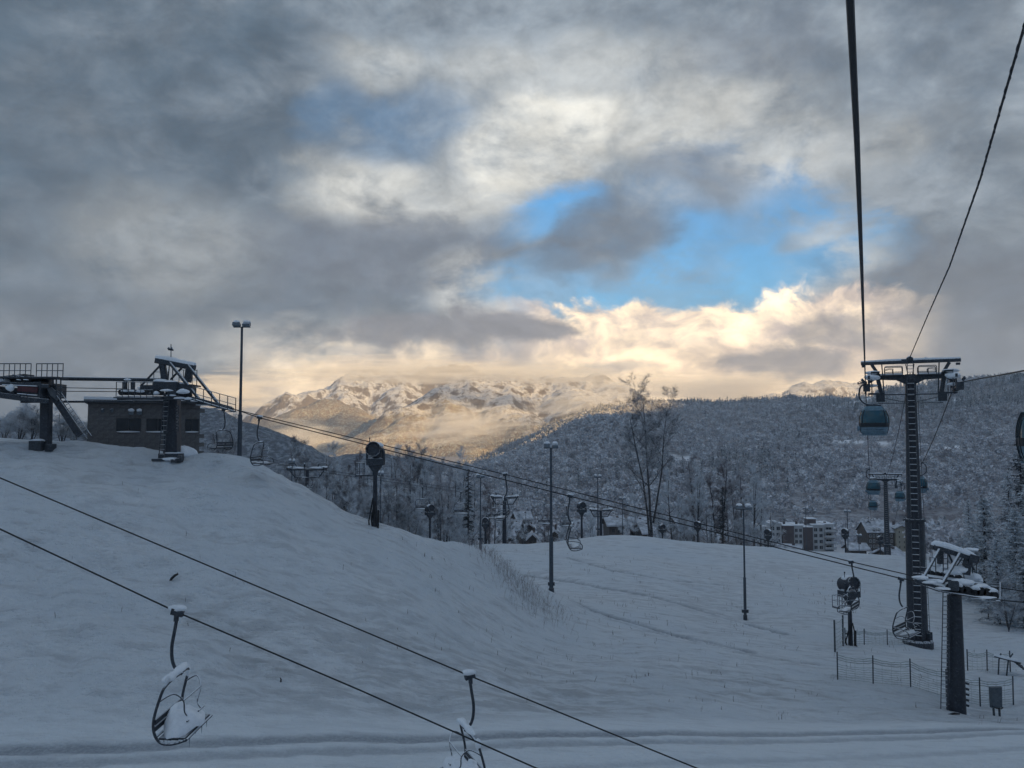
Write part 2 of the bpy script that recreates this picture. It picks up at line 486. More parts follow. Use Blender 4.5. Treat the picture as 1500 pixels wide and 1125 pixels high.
def _islands(s):
    par = list(range(len(s.v)))
    def find(a):
        while par[a] != a: par[a] = par[par[a]]; a = par[a]
        return a
    for f in s.f:
        r = find(f[0])
        for i in f[1:]: par[find(i)] = r
    g = {}
    for f in s.f: g.setdefault(find(f[0]), []).append(f)
    return list(g.values())
def build_each(s, name, mat, parent=None, smooth=True):
    """every separate piece of the builder becomes an object of its own"""
    out = []
    for fs in _islands(s):
        ids = sorted({i for f in fs for i in f}); mp_ = {a: k for k, a in enumerate(ids)}
        c = Vector((0, 0, 0))
        for i in ids: c += Vector(s.v[i])
        c /= len(ids)
        q = MB(); q.v = [tuple(Vector(s.v[i]) - c) for i in ids]; q.f = [tuple(mp_[i] for i in f) for f in fs]
        o = q.build(name, mat, parent, smooth); o.location = c; out.append(o)
    return out
MB.build_each = build_each

def copy_tree(o, parent=None, label=None, loc=None, rz=None):
    c = o.copy(); COL.objects.link(c)
    if parent is not None: c.parent = parent
    if label: c['label'] = label
    if loc is not None: c.location = loc
    if rz is not None: c.rotation_euler = (0, 0, rz)
    for ch in list(o.children): copy_tree(ch, c)
    return c

def curve_pts(pts, n=8):
    """smooth path through points (Catmull-Rom)"""
    P = [Vector(p) for p in pts]; out = []
    for i in range(len(P) - 1):
        a = P[max(i - 1, 0)]; b = P[i]; c = P[i + 1]; d = P[min(i + 2, len(P) - 1)]
        for k in range(n):
            t = k / n
            out.append(0.5 * ((2 * b) + (c - a) * t + (2 * a - 5 * b + 4 * c - d) * t * t + (3 * b - a - 3 * c + d) * t ** 3))
    out.append(P[-1]); return out
# ------------------------------------------------------------------ terrain
sA, cA = math.sin(SUN_AZ), math.cos(SUN_AZ)
def sun_st(x, y):
    return x * cA * -1 + y * sA, x * sA + y * cA      # across the sun, towards the sun

T0 = 1500.0
# unseen mountain behind, its ridge shaped to shade the foreground and far hill
_shade = [((-165, 1850), -78), ((18, 2250), -40), ((134, 2400), 10), ((260, 2500), 88), ((400, 2500), 150), ((1292, 2150), 330)]
_rs = [(sun_st(x, y)[0], z + math.tan(SUN_EL) * (T0 - sun_st(x, y)[1])) for (x, y), z in _shade]
RIDGE_S = np.array([-5000, -600, _rs[0][0] - 200] + [a for a, b in _rs] + [3000, 6000.0])
RIDGE_H = np.array([900, 960, 960] + [b for a, b in _rs] + [800, 700.0])
def z_big(x, y):
    """valley floor and the mountain at the photographer's back, heights relative to the cabin"""
    x = np.asarray(x, float); y = np.asarray(y, float)
    s, t = sun_st(x, y)
    v = np.interp(y, [-50, 120, 150, 190, 260, 350, 600, 1200], [-14, -16, -19, -32, -42, -48, -72, -85])
    H = np.interp(s, RIDGE_S, RIDGE_H)
    up = sstep(t, 110, T0) * 0.55 + 0.45 * np.clip((t - 110) / (T0 - 110), 0, 1)
    dn = np.clip((t - T0) / 2500, 0, 1)
    m = (H + 90 * fbm(x / 420, y / 420, 5) * sstep(t, 300, 900) * (1 - 0.8 * sstep(t, 900, 1400))) * up * (1 - 0.8 * dn)
    r = np.sqrt(x * x + y * y)
    return v + m + 3.0 * fbm(x / 90, y / 90, 4) * sstep(r, 150, 400)

CTRL = []
def cp(*a):
    for px, py, d in a:
        p = W(px, py, d); CTRL.append((p.x, p.y, p.z))
def cx(*a): CTRL.extend(a)
# road along the bottom of the picture
cp((-300, 1090, 31), (0, 1100, 31), (250, 1095, 31.5), (500, 1085, 32.5), (750, 1080, 33.5), (1000, 1078, 35), (1250, 1075, 37), (1500, 1070, 38), (1800, 1075, 39))
cx((-60, 27, -11.9), (-40, 27, -12), (-20, 27, -12.1), (0, 27, -12.4), (20, 28, -13), (50, 28, -13.2), (0, 12, -13.2), (0, -10, -13.2), (0, -40, -13.5), (40, 0, -13.6), (-40, 0, -12.6), (90, 10, -14), (-90, 10, -9), (-90, 30, -7.5), (90, 40, -13))
# left slope
cp((0, 1065, 33), (250, 1062, 33.5), (480, 1058, 34.5), (620, 1050, 36),
   (0, 960, 37), (250, 965, 37.5), (420, 975, 38),
   (0, 850, 42), (250, 860, 42.5), (450, 900, 42), (620, 960, 41),
   (0, 740, 48), (200, 755, 48.5), (380, 800, 47), (520, 850, 46.5), (640, 900, 46),
   (-300, 760, 47), (-300, 950, 38))
# crest of the left slope
cp((-350, 655, 56), (-150, 656, 57), (0, 657, 57), (70, 655, 58), (140, 656, 59), (200, 671, 57), (250, 683, 56), (300, 677, 58), (345, 675, 60),
   (375, 678, 58.5), (420, 700, 57), (460, 728, 55), (500, 762, 54), (545, 786, 53), (600, 787, 55), (650, 791, 59), (690, 798, 66))
cp((420, 760, 51), (520, 800, 50), (600, 830, 50), (660, 838, 54), (740, 880, 54), (700, 920, 48))
cp((375, 720, 66), (420, 745, 66), (460, 770, 64), (500, 792, 63), (545, 805, 62), (600, 812, 65), (650, 822, 68))
# level ground behind the lift station, then the drop to the stream
cx((-42, 74, -0.9), (-31, 74, -2.3), (-22, 70, -4.0), (-60, 74, -.3), (-100, 74, 1), (-18, 80, -9), (-30, 92, -7), (-50, 92, -4),
   (-100, 100, -5), (-15, 72, -8), (-10, 72, -10.5), (-5, 78, -13), (-25, 110, -16), (-60, 115, -15), (-12, 95, -15), (-4, 100, -15.5))
# the field
cp((700, 806, 92), (700, 830, 68), (760, 850, 66), (807, 866, 64), (850, 900, 58), (800, 935, 52), (760, 985, 43), (900, 985, 45),
   (870, 840, 80), (950, 860, 76), (1000, 900, 66), (1091, 906, 70), (1000, 960, 51), (1050, 1000, 46), (1150, 1010, 46), (900, 1040, 39), (1150, 1050, 41),
   (1150, 860, 85), (1200, 905, 70), (1246, 945, 61), (1345, 946, 65), (1270, 880, 85), (1400, 900, 85), (1225, 990, 50), (1330, 1005, 49), (1400, 1043, 46), (1490, 1046, 46.5),
   (1480, 1010, 50), (1440, 940, 70), (1500, 938, 70), (1600, 940, 70), (1600, 1040, 44), (1750, 1000, 52))
# far edge of the field
cp((700, 798, 112), (760, 798, 118), (820, 793, 124), (880, 785, 128), (950, 787, 128), (1020, 795, 126), (1100, 801, 126), (1200, 809, 124), (1270, 812, 122), (1330, 816, 118),
   (1400, 830, 112), (1480, 850, 105), (1600, 860, 100), (1500, 890, 88))
cp((870, 810, 102), (1000, 826, 100), (1200, 840, 100))
cx((-20, 150, -26), (0, 150, -25), (20, 150, -23), (45, 150, -25), (70, 148, -29), (100, 130, -24), (-60, 160, -28), (-100, 150, -22), (140, 150, -28), (0, 200, -36), (60, 200, -37), (-80, 210, -36), (130, 210, -38), (130, 60, -15), (150, 100, -18))
CTRL = np.array(CTRL)

def tps_fit(P, lam=0.6):
    n = len(P); q = P[:, :2] / 50.0
    r2 = ((q[:, None] - q[None]) ** 2).sum(-1)
    K = np.where(r2 > 0, r2 * np.log(r2 + 1e-12), 0) * 0.5 + lam * 1e-3 * np.eye(n)
    T = np.c_[np.ones(n), q]
    A = np.block([[K, T], [T.T, np.zeros((3, 3))]])
    return np.linalg.solve(A, np.r_[P[:, 2], np.zeros(3)])
_TW = tps_fit(CTRL)
def tps(x, y):
    x = np.asarray(x, float); shp = x.shape
    q = np.stack([x.ravel(), np.asarray(y, float).ravel()], 1) / 50.0; c = CTRL[:, :2] / 50.0
    out = np.empty(len(q))
    for a in range(0, len(q), 20000):
        r2 = ((q[a:a + 20000, None] - c[None]) ** 2).sum(-1)
        out[a:a + 20000] = (np.where(r2 > 0, r2 * np.log(r2 + 1e-12), 0) * 0.5) @ _TW[:-3] + _TW[-3] + q[a:a + 20000] @ _TW[-2:]
    return out.reshape(shp)

NX0, NX1, NY0, NY1 = -118.0, 155.0, -55.0, 225.0
def near_w(x, y):
    d = np.minimum(np.minimum(x - NX0, NX1 - x), np.minimum(y - NY0, NY1 - y))
    return sstep(d, 0, 28)

# wheel and groomer tracks: polylines through places of the photograph, with their distance
def poly_world(pts):
    return np.array([[W(a, b, d).x, d] for a, b, d in pts])
TRACKS = [
    (poly_world([(700, 822, 74), (740, 838, 71), (800, 856, 66), (860, 880, 62), (940, 905, 60), (1010, 925, 57.5), (1100, 940, 55)]), 0.42, 1.0),
    (poly_world([(735, 815, 82), (800, 828, 79), (880, 845, 75), (960, 862, 73), (1040, 880, 70), (1100, 902, 67), (1150, 918, 64)]), 0.38, 0.9),
    (poly_world([(700, 808, 90), (760, 812, 90), (830, 820, 88), (900, 838, 82), (980, 850, 80), (1060, 858, 82)]), 0.34, 0.7),
    (poly_world([(760, 806, 98), (860, 812, 100), (960, 822, 98), (1060, 836, 92), (1150, 858, 84)]), 0.2, 0.5),
    (poly_world([(800, 870, 63), (900, 900, 60), (1000, 930, 57), (1100, 950, 54), (1200, 958, 53)]), 0.2, 0.45),
    (poly_world([(850, 800, 112), (950, 806, 110), (1060, 818, 108), (1180, 832, 104)]), 0.2, 0.4),
    (poly_world([(-300, 1095, 31), (0, 1098, 31.2), (250, 1090, 31.8), (500, 1078, 33), (750, 1072, 34), (1000, 1070, 35.6), (1250, 1068, 37.5), (1500, 1064, 39), (1800, 1064, 40)]), 0.52, 1.0),
    (poly_world([(-300, 1124, 29.8), (0, 1112, 30.2), (250, 1105, 30.8), (500, 1095, 31.8), (750, 1086, 33), (1000, 1084, 34.4), (1250, 1082, 36.2), (1500, 1078, 37.8), (1800, 1078, 39)]), 0.40, 0.7),
    (poly_world([(0, 1140, 29), (400, 1128, 29.8), (750, 1120, 30.8), (1500, 1108, 35.5)]), 0.3, 0.4),
]
def seg_dist(x, y, P):
    d = np.full(x.shape, 1e9)
    for a, b in zip(P[:-1], P[1:]):
        ab = b - a; L = (ab ** 2).sum()
        t = np.clip(((x - a[0]) * ab[0] + (y - a[1]) * ab[1]) / L, 0, 1)
        d = np.minimum(d, np.hypot(x - a[0] - t * ab[0], y - a[1] - t * ab[1]))
    return d
def track_amt(x, y):
    r = np.zeros(x.shape)
    for P, w, s in TRACKS:
        d = seg_dist(x, y, P) + 0.12 * fbm(x * 0.7, y * 0.7, 3) + 0.10 * fbm(x * 2.6, y * 2.6, 2)
        brk = 0.95 + 0.35 * fbm(x * 0.10 + 5, y * 0.10, 3)
        r = np.maximum(r, s * np.clip(brk, 0.55, 1) * sstep(d, w, w * 0.45))
    return r

_ROAD = TRACKS[-2][0]
def road_mask(x, y):
    yr = np.interp(x, _ROAD[:, 0], _ROAD[:, 1])
    return 1 - sstep(np.abs(y - yr + 0.4), 2.4, 5.6)
def ground_z(x, y, rough=True):
    x = np.asarray(x, float); y = np.asarray(y, float)
    w = near_w(x, y)
    z = tps(x, y) * w + (z_big(x, y) - 0.3) * (1 - w)
    if rough:
        slope = sstep(-x, -5, 18) * sstep(y, 34, 38) * (1 - sstep(y, 56, 66))
        calm = (1 - 0.88 * road_mask(x, y)) * (0.45 + 0.55 * np.maximum(slope, sstep(y, 62, 40)))
        z0 = z
        z = z - 0.14 + 0.30 * fbm(x / 7.0, y / 5.0, 4) + 0.16 * fbm(x / 2.3, y / 1.5, 4) * (0.5 + 0.9 * slope)
        # snow thrown over broken ground on the slope
        z = z + slope * 0.30 * ridged(x / 9 + 0.4 * y / 9, y / 6, 4) + 0.10 * ridged(x / 3.1 + .2 * y, y / 2.0, 4) + 0.08 * fbm(x / 0.9, y / 0.6, 3)
        z = z0 + (z - z0) * calm
    return z
def gz(x, y): return float(ground_z(np.array([x]), np.array([y]))[0])

def axis(segs):
    out = [segs[0][0]]
    for a, b, st in segs:
        n = max(1, int(round((b - a) / st)))
        out.extend([a + (b - a) * k / n for k in range(1, n + 1)])
    return np.array(out)

gx = axis([(NX0, -62, 2.2), (-62, -34, 0.8), (-34, 36, 0.27), (36, 80, 0.55), (80, NX1, 2.0)])
gy = axis([(NY0, 14, 3.0), (14, 27, 1.0), (27, 62, 0.25), (62, 96, 0.36), (96, 135, 0.6), (135, NY1, 2.2)])
X, Y = np.meshgrid(gx, gy)
Zn = ground_z(X, Y)
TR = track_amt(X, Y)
Zn = Zn - (0.20 - 0.11 * road_mask(X, Y)) * TR
thin = np.clip(0.35 + 1.5 * fbm(X / 14, Y / 10, 4), 0, 1) * sstep(Y, 40, 46)
yr_ = np.interp(X, _ROAD[:, 0], _ROAD[:, 1])
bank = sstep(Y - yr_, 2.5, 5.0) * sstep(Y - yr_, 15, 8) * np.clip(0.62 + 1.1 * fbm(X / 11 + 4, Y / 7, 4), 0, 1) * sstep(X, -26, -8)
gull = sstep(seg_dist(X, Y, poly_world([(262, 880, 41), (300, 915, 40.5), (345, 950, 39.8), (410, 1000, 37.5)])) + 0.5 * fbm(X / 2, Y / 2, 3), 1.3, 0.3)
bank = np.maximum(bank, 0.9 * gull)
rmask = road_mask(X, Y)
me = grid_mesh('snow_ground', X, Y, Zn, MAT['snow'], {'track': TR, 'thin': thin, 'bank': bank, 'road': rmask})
go = link(bpy.data.objects.new('ground', me)); tag(go, kind='structure')

# valley floor and the unseen shading slope behind, one ring sheet out to the horizon
rr = np.r_[0.0, np.geomspace(20, 9500, 110)]
th = np.radians(np.r_[np.arange(-180, -50, 2.0), np.arange(-50, 50, 0.6), np.arange(50, 180.1, 2.0)])
R_, T_ = np.meshgrid(rr, th)
VX, VY = R_ * np.sin(T_), R_ * np.cos(T_)
VZ = z_big(VX, VY) - 4.0 * near_w(VX, VY) * (near_w(VX, VY) > 0) - 14 * sstep(near_w(VX, VY), 0.2, 1.0)
me = grid_mesh('valley_floor', VX.T, VY.T, VZ.T, MAT['forest_floor'], {'clear': (0.55 * (VY < 700) * (R_ < 1500) * sstep(R_, 0, 100)).T})
tag(link(bpy.data.objects.new('valley', me)), kind='structure')

# ------------------------------------------------------------------ forested hill across the valley
HC = np.array([(300, 760, 1500), (520, 735, 1600), (600, 712, 1750), (640, 690, 1850), (700, 668, 2050), (760, 641, 2250), (820, 614, 2400), (880, 594, 2500), (950, 588, 2500), (1050, 592, 2450),
               (1150, 581, 2400), (1260, 576, 2300), (1400, 562, 2200), (1500, 553, 2150), (1700, 535, 2100), (2100, 520, 2000)], float)
HU = np.array([ray(a, b)[0] / ray(a, b)[1] for a, b, c in HC])
HZ = np.array([ray(a, b)[2] / ray(a, b)[1] * c for a, b, c in HC]); HD = HC[:, 2]
HB, HBZ = 640.0, -78.0
def hill_z(x, y):
    u = x / np.maximum(y, 1.0); d = y
    zc = np.interp(u, HU, HZ) - 13.0; dc = np.interp(u, HU, HD)
    p = (d - HB) / (dc - HB)
    q = np.clip(p, 0, 1)
    z = HBZ + (zc - HBZ) * (0.55 * q + 0.45 * sstep(q, -0.25, 1.0))
    z = np.where(p > 1, zc - (d - dc) * 0.4, z)
    z = np.where(p < 0, HBZ + p * 60, z)
    g = fbm(x / 420 + 3, y / 420, 4) * 46 + ridged(x / 300 + 0.5 * y / 300, y / 900, 3) * 12
    g = g * (0.25 + 0.75 * np.minimum(q * 2.2, 1)) * (1 - 0.75 * sstep(p, 0.75, 1.0))
    return z + g
hu = np.linspace(-0.42, 0.95, 420); hd = np.linspace(560, 2750, 230)
HUU, HDD = np.meshgrid(hu, hd)
HX = HUU * HDD; HY = HDD
HZZ = hill_z(HX, HY)
def to_px(x, y, z):
    cp_, sp_ = math.cos(PITCH), math.sin(PITCH)
    f = y * cp_ + z * sp_; u = -y * sp_ + z * cp_
    return 750 + F_PX * x / f, 562.5 - F_PX * u / f
CLEAR = [  # pistes and clearings on that hill: centre, half-width, half-height, tilt in the photograph
    (1005, 678, 34, 9, 0.25), (1240, 646, 58, 3.5, 0.06), (1345, 652, 34, 2, -0.02), (1440, 646, 18, 5, -0.5), (1400, 655, 26, 2.5, -0.1), (1470, 632, 16, 3, -0.5),
    (1235, 584, 58, 4, 0.0), (668, 660, 24, 4, 0.1), (700, 664, 18, 3, .1), (1150, 668, 26, 3, .1), (930, 704, 18, 3, -.3), (1390, 590, 20, 4, -0.2), (880, 690, 12, 5, .3), (1060, 700, 14, 5, .2)]
def clear_amt(x, y, z):
    px, py = to_px(x, y, z); r = np.zeros(np.shape(px))
    for a, b, w, h, t in CLEAR:
        c, s = math.cos(t), math.sin(t)
        u = ((px - a) * c + (py - b) * s) / w; v = (-(px - a) * s + (py - b) * c) / h
        q = np.sqrt(u * u + v * v) + 0.9 * fbm(px / 22.0, py / 9.0, 3)
        r = np.maximum(r, sstep(q, 1.15, 0.55))
    return r
me = grid_mesh('forest_hill', HX, HY, HZZ, MAT['forest_floor'], {'clear': clear_amt(HX, HY, HZZ)})
tag(link(bpy.data.objects.new('hill', me)), kind='structure')

# ------------------------------------------------------------------ far mountains
def ridge_field(x, y, ridges):
    z = np.full(x.shape, -260.0)
    for pts, sl in ridges:
        P = np.array([tuple(W(a, b, d)) for a, b, d in pts])
        for a, b in zip(P[:-1], P[1:]):
            ab = b[:2] - a[:2]; L = (ab ** 2).sum()
            t = np.clip(((x - a[0]) * ab[0] + (y - a[1]) * ab[1]) / L, 0, 1)
            d = np.hypot(x - a[0] - t * ab[0], y - a[1] - t * ab[1])
            z = np.maximum(z, a[2] + t * (b[2] - a[2]) - sl * (np.sqrt(d * d + 70.0 ** 2) - 70.0))
    return z
def mountain(name, ridges, x0, x1, y0, y1, step, mat, amp, sc):
    xs = np.arange(x0, x1, step); ys = np.arange(y0, y1, step)
    MX, MY = np.meshgrid(xs, ys)
    wx = MX + 60 * fbm(MX / 300, MY / 300, 4); wy = MY + 60 * fbm(MX / 300 + 9, MY / 300, 4)
    z = ridge_field(wx, wy, ridges)
    z = z + amp * (ridged(MX / sc, MY / sc, 6, 0.6) * 0.42 + 0.5 * fbm(MX / sc * 0.6, MY / sc * 0.6, 6, 0.58)) * sstep(z, -250, 80)
    e = np.minimum(np.minimum(MX - x0, x1 - MX), np.minimum(MY - y0, y1 - MY))
    z = np.where(z < -240, -260, z) - 200 * (1 - sstep(e, 0, 120))
    me = grid_mesh(name, MX, MY, z, mat)
    o = link(bpy.data.objects.new(name, me)); tag(o, kind='structure'); return o
# middle massif: summit ridge in the clouds, dark flank running down to the left
mountain('mountain', [
    ([(640, 600, 4300), (690, 550, 4600), (735, 544, 4750), (800, 556, 4800), (880, 562, 4800), (960, 590, 4700)], 0.75),
    ([(690, 556, 4600), (600, 604, 4200), (545, 642, 3950), (480, 690, 3650), (430, 730, 3400)], 0.62),
    ([(735, 544, 4750), (745, 600, 4250), (770, 640, 3850)], 0.7),
    ([(820, 558, 4800), (850, 600, 4250), (880, 650, 3800)], 0.7),
    ([(660, 580, 4400), (670, 625, 4000), (690, 660, 3700)], 0.7)],
    -1500, 1900, 3000, 5600, 16, MAT['range'], 70, 420)
# left massif with the bright snow face
mountain('mountain', [
    ([(380, 620, 6000), (430, 592, 6000), (500, 562, 6300), (560, 548, 6500), (640, 540, 6600), (700, 545, 6600), (760, 560, 6600)], 0.8),
    ([(500, 562, 6300), (510, 600, 5900), (530, 640, 5500)], 0.75),
    ([(600, 544, 6550), (590, 600, 5900), (560, 650, 5400)], 0.75)],
    -3000, 400, 4700, 7600, 20, MAT['range'], 95, 520)
# rounded forested spur in front of it
mountain('mountain', [
    ([(330, 700, 5000), (400, 655, 5000), (440, 605, 5100), (478, 588, 5200), (510, 600, 5100), (535, 640, 4900), (540, 690, 4700)], 0.7),
    ([(478, 588, 5200), (455, 650, 4700), (430, 690, 4400)], 0.6)],
    -2600, -600, 3900, 6000, 18, MAT['spur'], 40, 300)
# shaded ridge low on the left, and the blue mountainside behind the lift station
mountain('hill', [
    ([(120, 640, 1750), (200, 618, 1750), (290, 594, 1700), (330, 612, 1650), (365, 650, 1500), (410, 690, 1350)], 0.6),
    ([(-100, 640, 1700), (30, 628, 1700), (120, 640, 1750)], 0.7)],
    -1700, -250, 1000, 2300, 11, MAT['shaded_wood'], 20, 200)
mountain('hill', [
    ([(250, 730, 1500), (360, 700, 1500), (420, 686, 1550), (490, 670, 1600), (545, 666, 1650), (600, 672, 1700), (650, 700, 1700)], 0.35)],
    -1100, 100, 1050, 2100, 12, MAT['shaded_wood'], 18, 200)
# gold summit glimpsed beyond the hill on the right
mountain('mountain', [
    ([(1090, 590, 5600), (1150, 572, 5700), (1210, 556, 5800), (1290, 560, 5800), (1370, 575, 5700)], 0.7)],
    900, 3700, 4900, 6600, 20, MAT['range'], 60, 420)
# ------------------------------------------------------------------ chairlift chairs
def make_chair(loc, rz, label, heavy, seed=1, group=None, simple=False):
    root = empty('chairlift_chair', loc, rz, label, 'chair', group)
    m = MB()
    m.box((0, 0, 0.0), (0.30, 0.14, 0.16), ry=0.25)
    m.bar((-0.02, 0, 0.0), (-0.03, 0, -0.22), 0.12, 0.10)
    m.build('grip', MAT['steel'], root)
    m = MB()
    m.tube(curve_pts([(0, 0, -0.05), (-0.05, 0, -0.4), (-0.12, 0, -0.85), (-0.10, 0, -1.2), (0.0, 0, -1.42), (0.16, 0, -1.54)], 6), 0.045, 8)
    m.build('hanger', MAT['steel'], root)
    m = MB()
    for s in (-1, 1):
        m.tube(curve_pts([(0.12, 0, -1.52), (0.10, s * .35, -1.53), (0.05, s * .72, -1.60), (-0.02, s * .88, -1.78), (-0.16, s * .95, -2.35), (-0.14, s * .95, -2.70),
                          (0.02, s * .94, -2.92), (0.30, s * .93, -2.95), (0.62, s * .92, -2.86)], 5), 0.034, 8)
        if not heavy: m.tube(curve_pts([(-0.15, s * .96, -2.42), (0.15, s * .97, -2.44), (0.45, s * .97, -2.50), (0.62, s * .96, -2.66), (0.62, s * .93, -2.86)], 4), 0.026, 6)
    m.tube([(-0.10, -.95, -2.78), (-0.10, .95, -2.78)], 0.03, 6)
    m.tube([(0.62, -.92, -2.86), (0.62, .92, -2.86)], 0.03, 6)
    m.build('bail', MAT['steel'], root)
    m = MB()
    for k in range(4):
        x = 0.02 + k * 0.16
        m.box((x, 0, -2.84 - 0.012 * math.sin(k * 1.1)), (0.145, 1.80, 0.045), ry=0.06)
    m.build_each('seat_slat', MAT['seat'], root)
    m = MB()
    for k in range(2):
        m.box((-0.17 + 0.02 * k, 0, -2.62 + k * 0.17), (0.035, 1.80, 0.13), ry=0.1)
    m.build_each('backrest_slat', MAT['seat'], root)
    # raised safety bar with its foot rests
    m = MB()
    for s in (-1, 1):
        m.tube(curve_pts([(-0.05, s * .90, -1.95), (0.25, s * .82, -1.80), (0.42, s * .62, -2.02), (0.40, s * .45, -2.35), (0.52, s * .40, -2.52)], 5), 0.018, 6)
        m.tube([(0.52, s * .62, -2.52), (0.52, s * .18, -2.52)], 0.02, 6)
    m.tube([(0.42, -.62, -2.02), (0.42, .62, -2.02)], 0.018, 6)
    m.build('safety_bar', MAT['rung'], root)
    m = MB()
    if heavy:
        rnd = random.Random(seed)
        m.blob((0.24, 0.0, -2.76), (0.46, 0.92, 0.36), seed, 26, 14, 0.09, 0.8)
        for k in range(len(m.v)):            # ragged, wind-packed drift
            x, y, z = m.v[k]; q = 0.05 * math.sin(5 * y + seed) + 0.04 * math.sin(13 * x + 6 * y + seed) + 0.05 * float(fbm(np.array([x * 5.0]), np.array([y * 5.0 + z * 3]), 3)[0])
            m.v[k] = (x + q * .5, y, z + q)
        m.blob((-0.04, 0.28, -2.56), (0.20, 0.50, 0.22), seed + 8, 14, 8, 0.2, 0.4)
        m.blob((0.10, 0.05, -1.44), (0.11, 0.60, 0.12), seed, 16, 7, 0.22, 0.4)
        m.blob((0.05, -0.55, -1.48), (0.10, 0.34, 0.12), seed + 3, 12, 7, 0.25, 0.3)
        m.blob((0, 0, 0.10), (0.24, 0.10, 0.09), seed + 1, 12, 6, 0.2)
        m.blob((0.0, 0.82, -1.66), (0.08, 0.12, 0.16), seed + 4, 8, 6)
    else:
        m.blob((0.25, 0.1, -2.80), (0.26, 0.75, 0.07), seed, 12, 5, 0.2, 0.6)
        m.blob((0.11, 0, -1.49), (0.05, 0.34, 0.05), seed + 3, 8, 5)
        m.blob((0, 0, 0.11), (0.22, 0.07, 0.06), seed + 1, 8, 5)
    m.build_each('snow_lump', MAT['snowcap'], root)
    if heavy:
        m = MB(); rnd = random.Random(seed + 9)
        for k in range(9):
            y = rnd.uniform(-.85, .85); x = rnd.choice((0.62, 0.05)); L = rnd.uniform(0.06, 0.30)
            m.tube([(x, y, -2.86), (x, y, -2.86 - L)], [0.014, 0.003], 5)
        m.build('icicles', MAT['ice'], root)['kind'] = 'stuff'
    return root

def rope(name, pts, r, label, cat='cable', group=None, sag=0.0, n=6, steps=10, mat=None, cap=True):
    P = [Vector(p) for p in pts]; path = []
    for a, b in zip(P[:-1], P[1:]):
        for k in range(steps):
            t = k / steps; p = a.lerp(b, t); p.z -= sag * 4 * t * (1 - t); path.append(p)
    path.append(P[-1])
    base = P[0]
    o = MB().tube([p - base for p in path], r, n, cap).build(name, mat or MAT['rope'])
    o.location = base
    return tag(o, label, cat, group)

# near chairlift: two ropes and two snow-filled chairs
nearA = [W(-600, 520, 23.5), W(-250, 668, 22.6), W(0, 775, 22), W(260, 897, 22), W(525, 1010, 22.4), W(785, 1125, 23), W(1050, 1225, 24), W(1500, 1340, 26)]
nearB = [W(-600, 455, 27.5), W(-250, 596, 26.8), W(0, 700, 26), W(344, 845, 25.6), W(688, 990, 25.2), W(1020, 1125, 25.6), W(1300, 1228, 26.5), W(1700, 1330, 28)]
rope('haul_rope', nearA, 0.022, 'dark wire rope crossing the lower left corner with a snow-filled chair on it', group='ropes of the near chairlift', steps=6)
rope('haul_rope', nearB, 0.022, 'dark wire rope just above the lowest rope, reaching the bottom edge', group='ropes of the near chairlift', steps=6)
def rope_dir(a, b):
    return math.atan2(b.y - a.y, b.x - a.x)
make_chair(W(260, 897, 22), 0.02, 'empty chairlift seat heaped with snow and icicles, nearest one at lower left', True, 3, 'chairs on the near chairlift')
make_chair(W(688, 990, 25.2), math.pi + 0.35, 'empty snow-heaped chairlift seat cut by the bottom edge of the view', True, 11, 'chairs on the near chairlift')

# second chairlift from the station on the hill down to the tower at right
liftL = [W(262, 579, 55.2), W(345, 600, 54.6), W(380, 612, 53.5), W(835, 727, 49), W(1320, 847.5, 46), W(1345, 851, 45.2), W(1400, 865, 44.2), W(1464, 879, 43.6), W(1540, 886, 42.8), W(1800, 915, 41), W(2700, 985, 35)]
liftU = [W(252, 575, 63.2), W(328, 596, 63), W(740, 695, 57.5), W(1247, 823, 52), W(1335, 843, 49.4), W(1385, 850, 48.8), W(1464, 861, 48.3), W(1540, 872, 47.6), W(1800, 895, 46), W(2700, 950, 40)]
rope('haul_rope', liftL, 0.03, 'lower of two parallel ropes slanting from the hilltop lift station to the right tower', group='ropes of the middle chairlift', steps=5)
rope('haul_rope', liftU, 0.03, 'upper of two parallel ropes slanting from the hilltop lift station to the right tower', group='ropes of the middle chairlift', steps=5)
gL = 'chairs on the middle chairlift'
c0 = make_chair(W(380, 612, 53.5), -0.06, 'dark empty chair right of the tall left lamp post, just above the snow ridge', False, 5, gL)
make_chair(W(328, 600, 63), math.pi - 0.3, 'dark empty chair under the hilltop station walkway, left of the lamp post', False, 6, gL)
copy_tree(c0, None, 'dark empty chair hanging in mid picture just right of the central lamp post', W(835, 727, 49), -0.02)
copy_tree(c0, None, 'dark empty chair beside the right lattice-rung gondola mast', W(1320, 848, 46), -0.75)
copy_tree(c0, None, 'dark empty chair hanging in front of the small lift mast at centre', W(740, 695.5, 57.5), math.pi - 0.10)
copy_tree(c0, None, 'dark empty chair hanging in front of the snow gun at lower right', W(1247, 823.5, 52), math.pi - 0.62)

# ------------------------------------------------------------------ hilltop lift station: left terminal
MAT['red'] = mat_plain('dull_red_paint', (0.075, 0.018, 0.024), 0.55)
def frame_at(px, py, d):
    base = W(px, py, d)
    def L(x, y, dd=0.0): return W(x, y, d + dd) - base
    return base, L

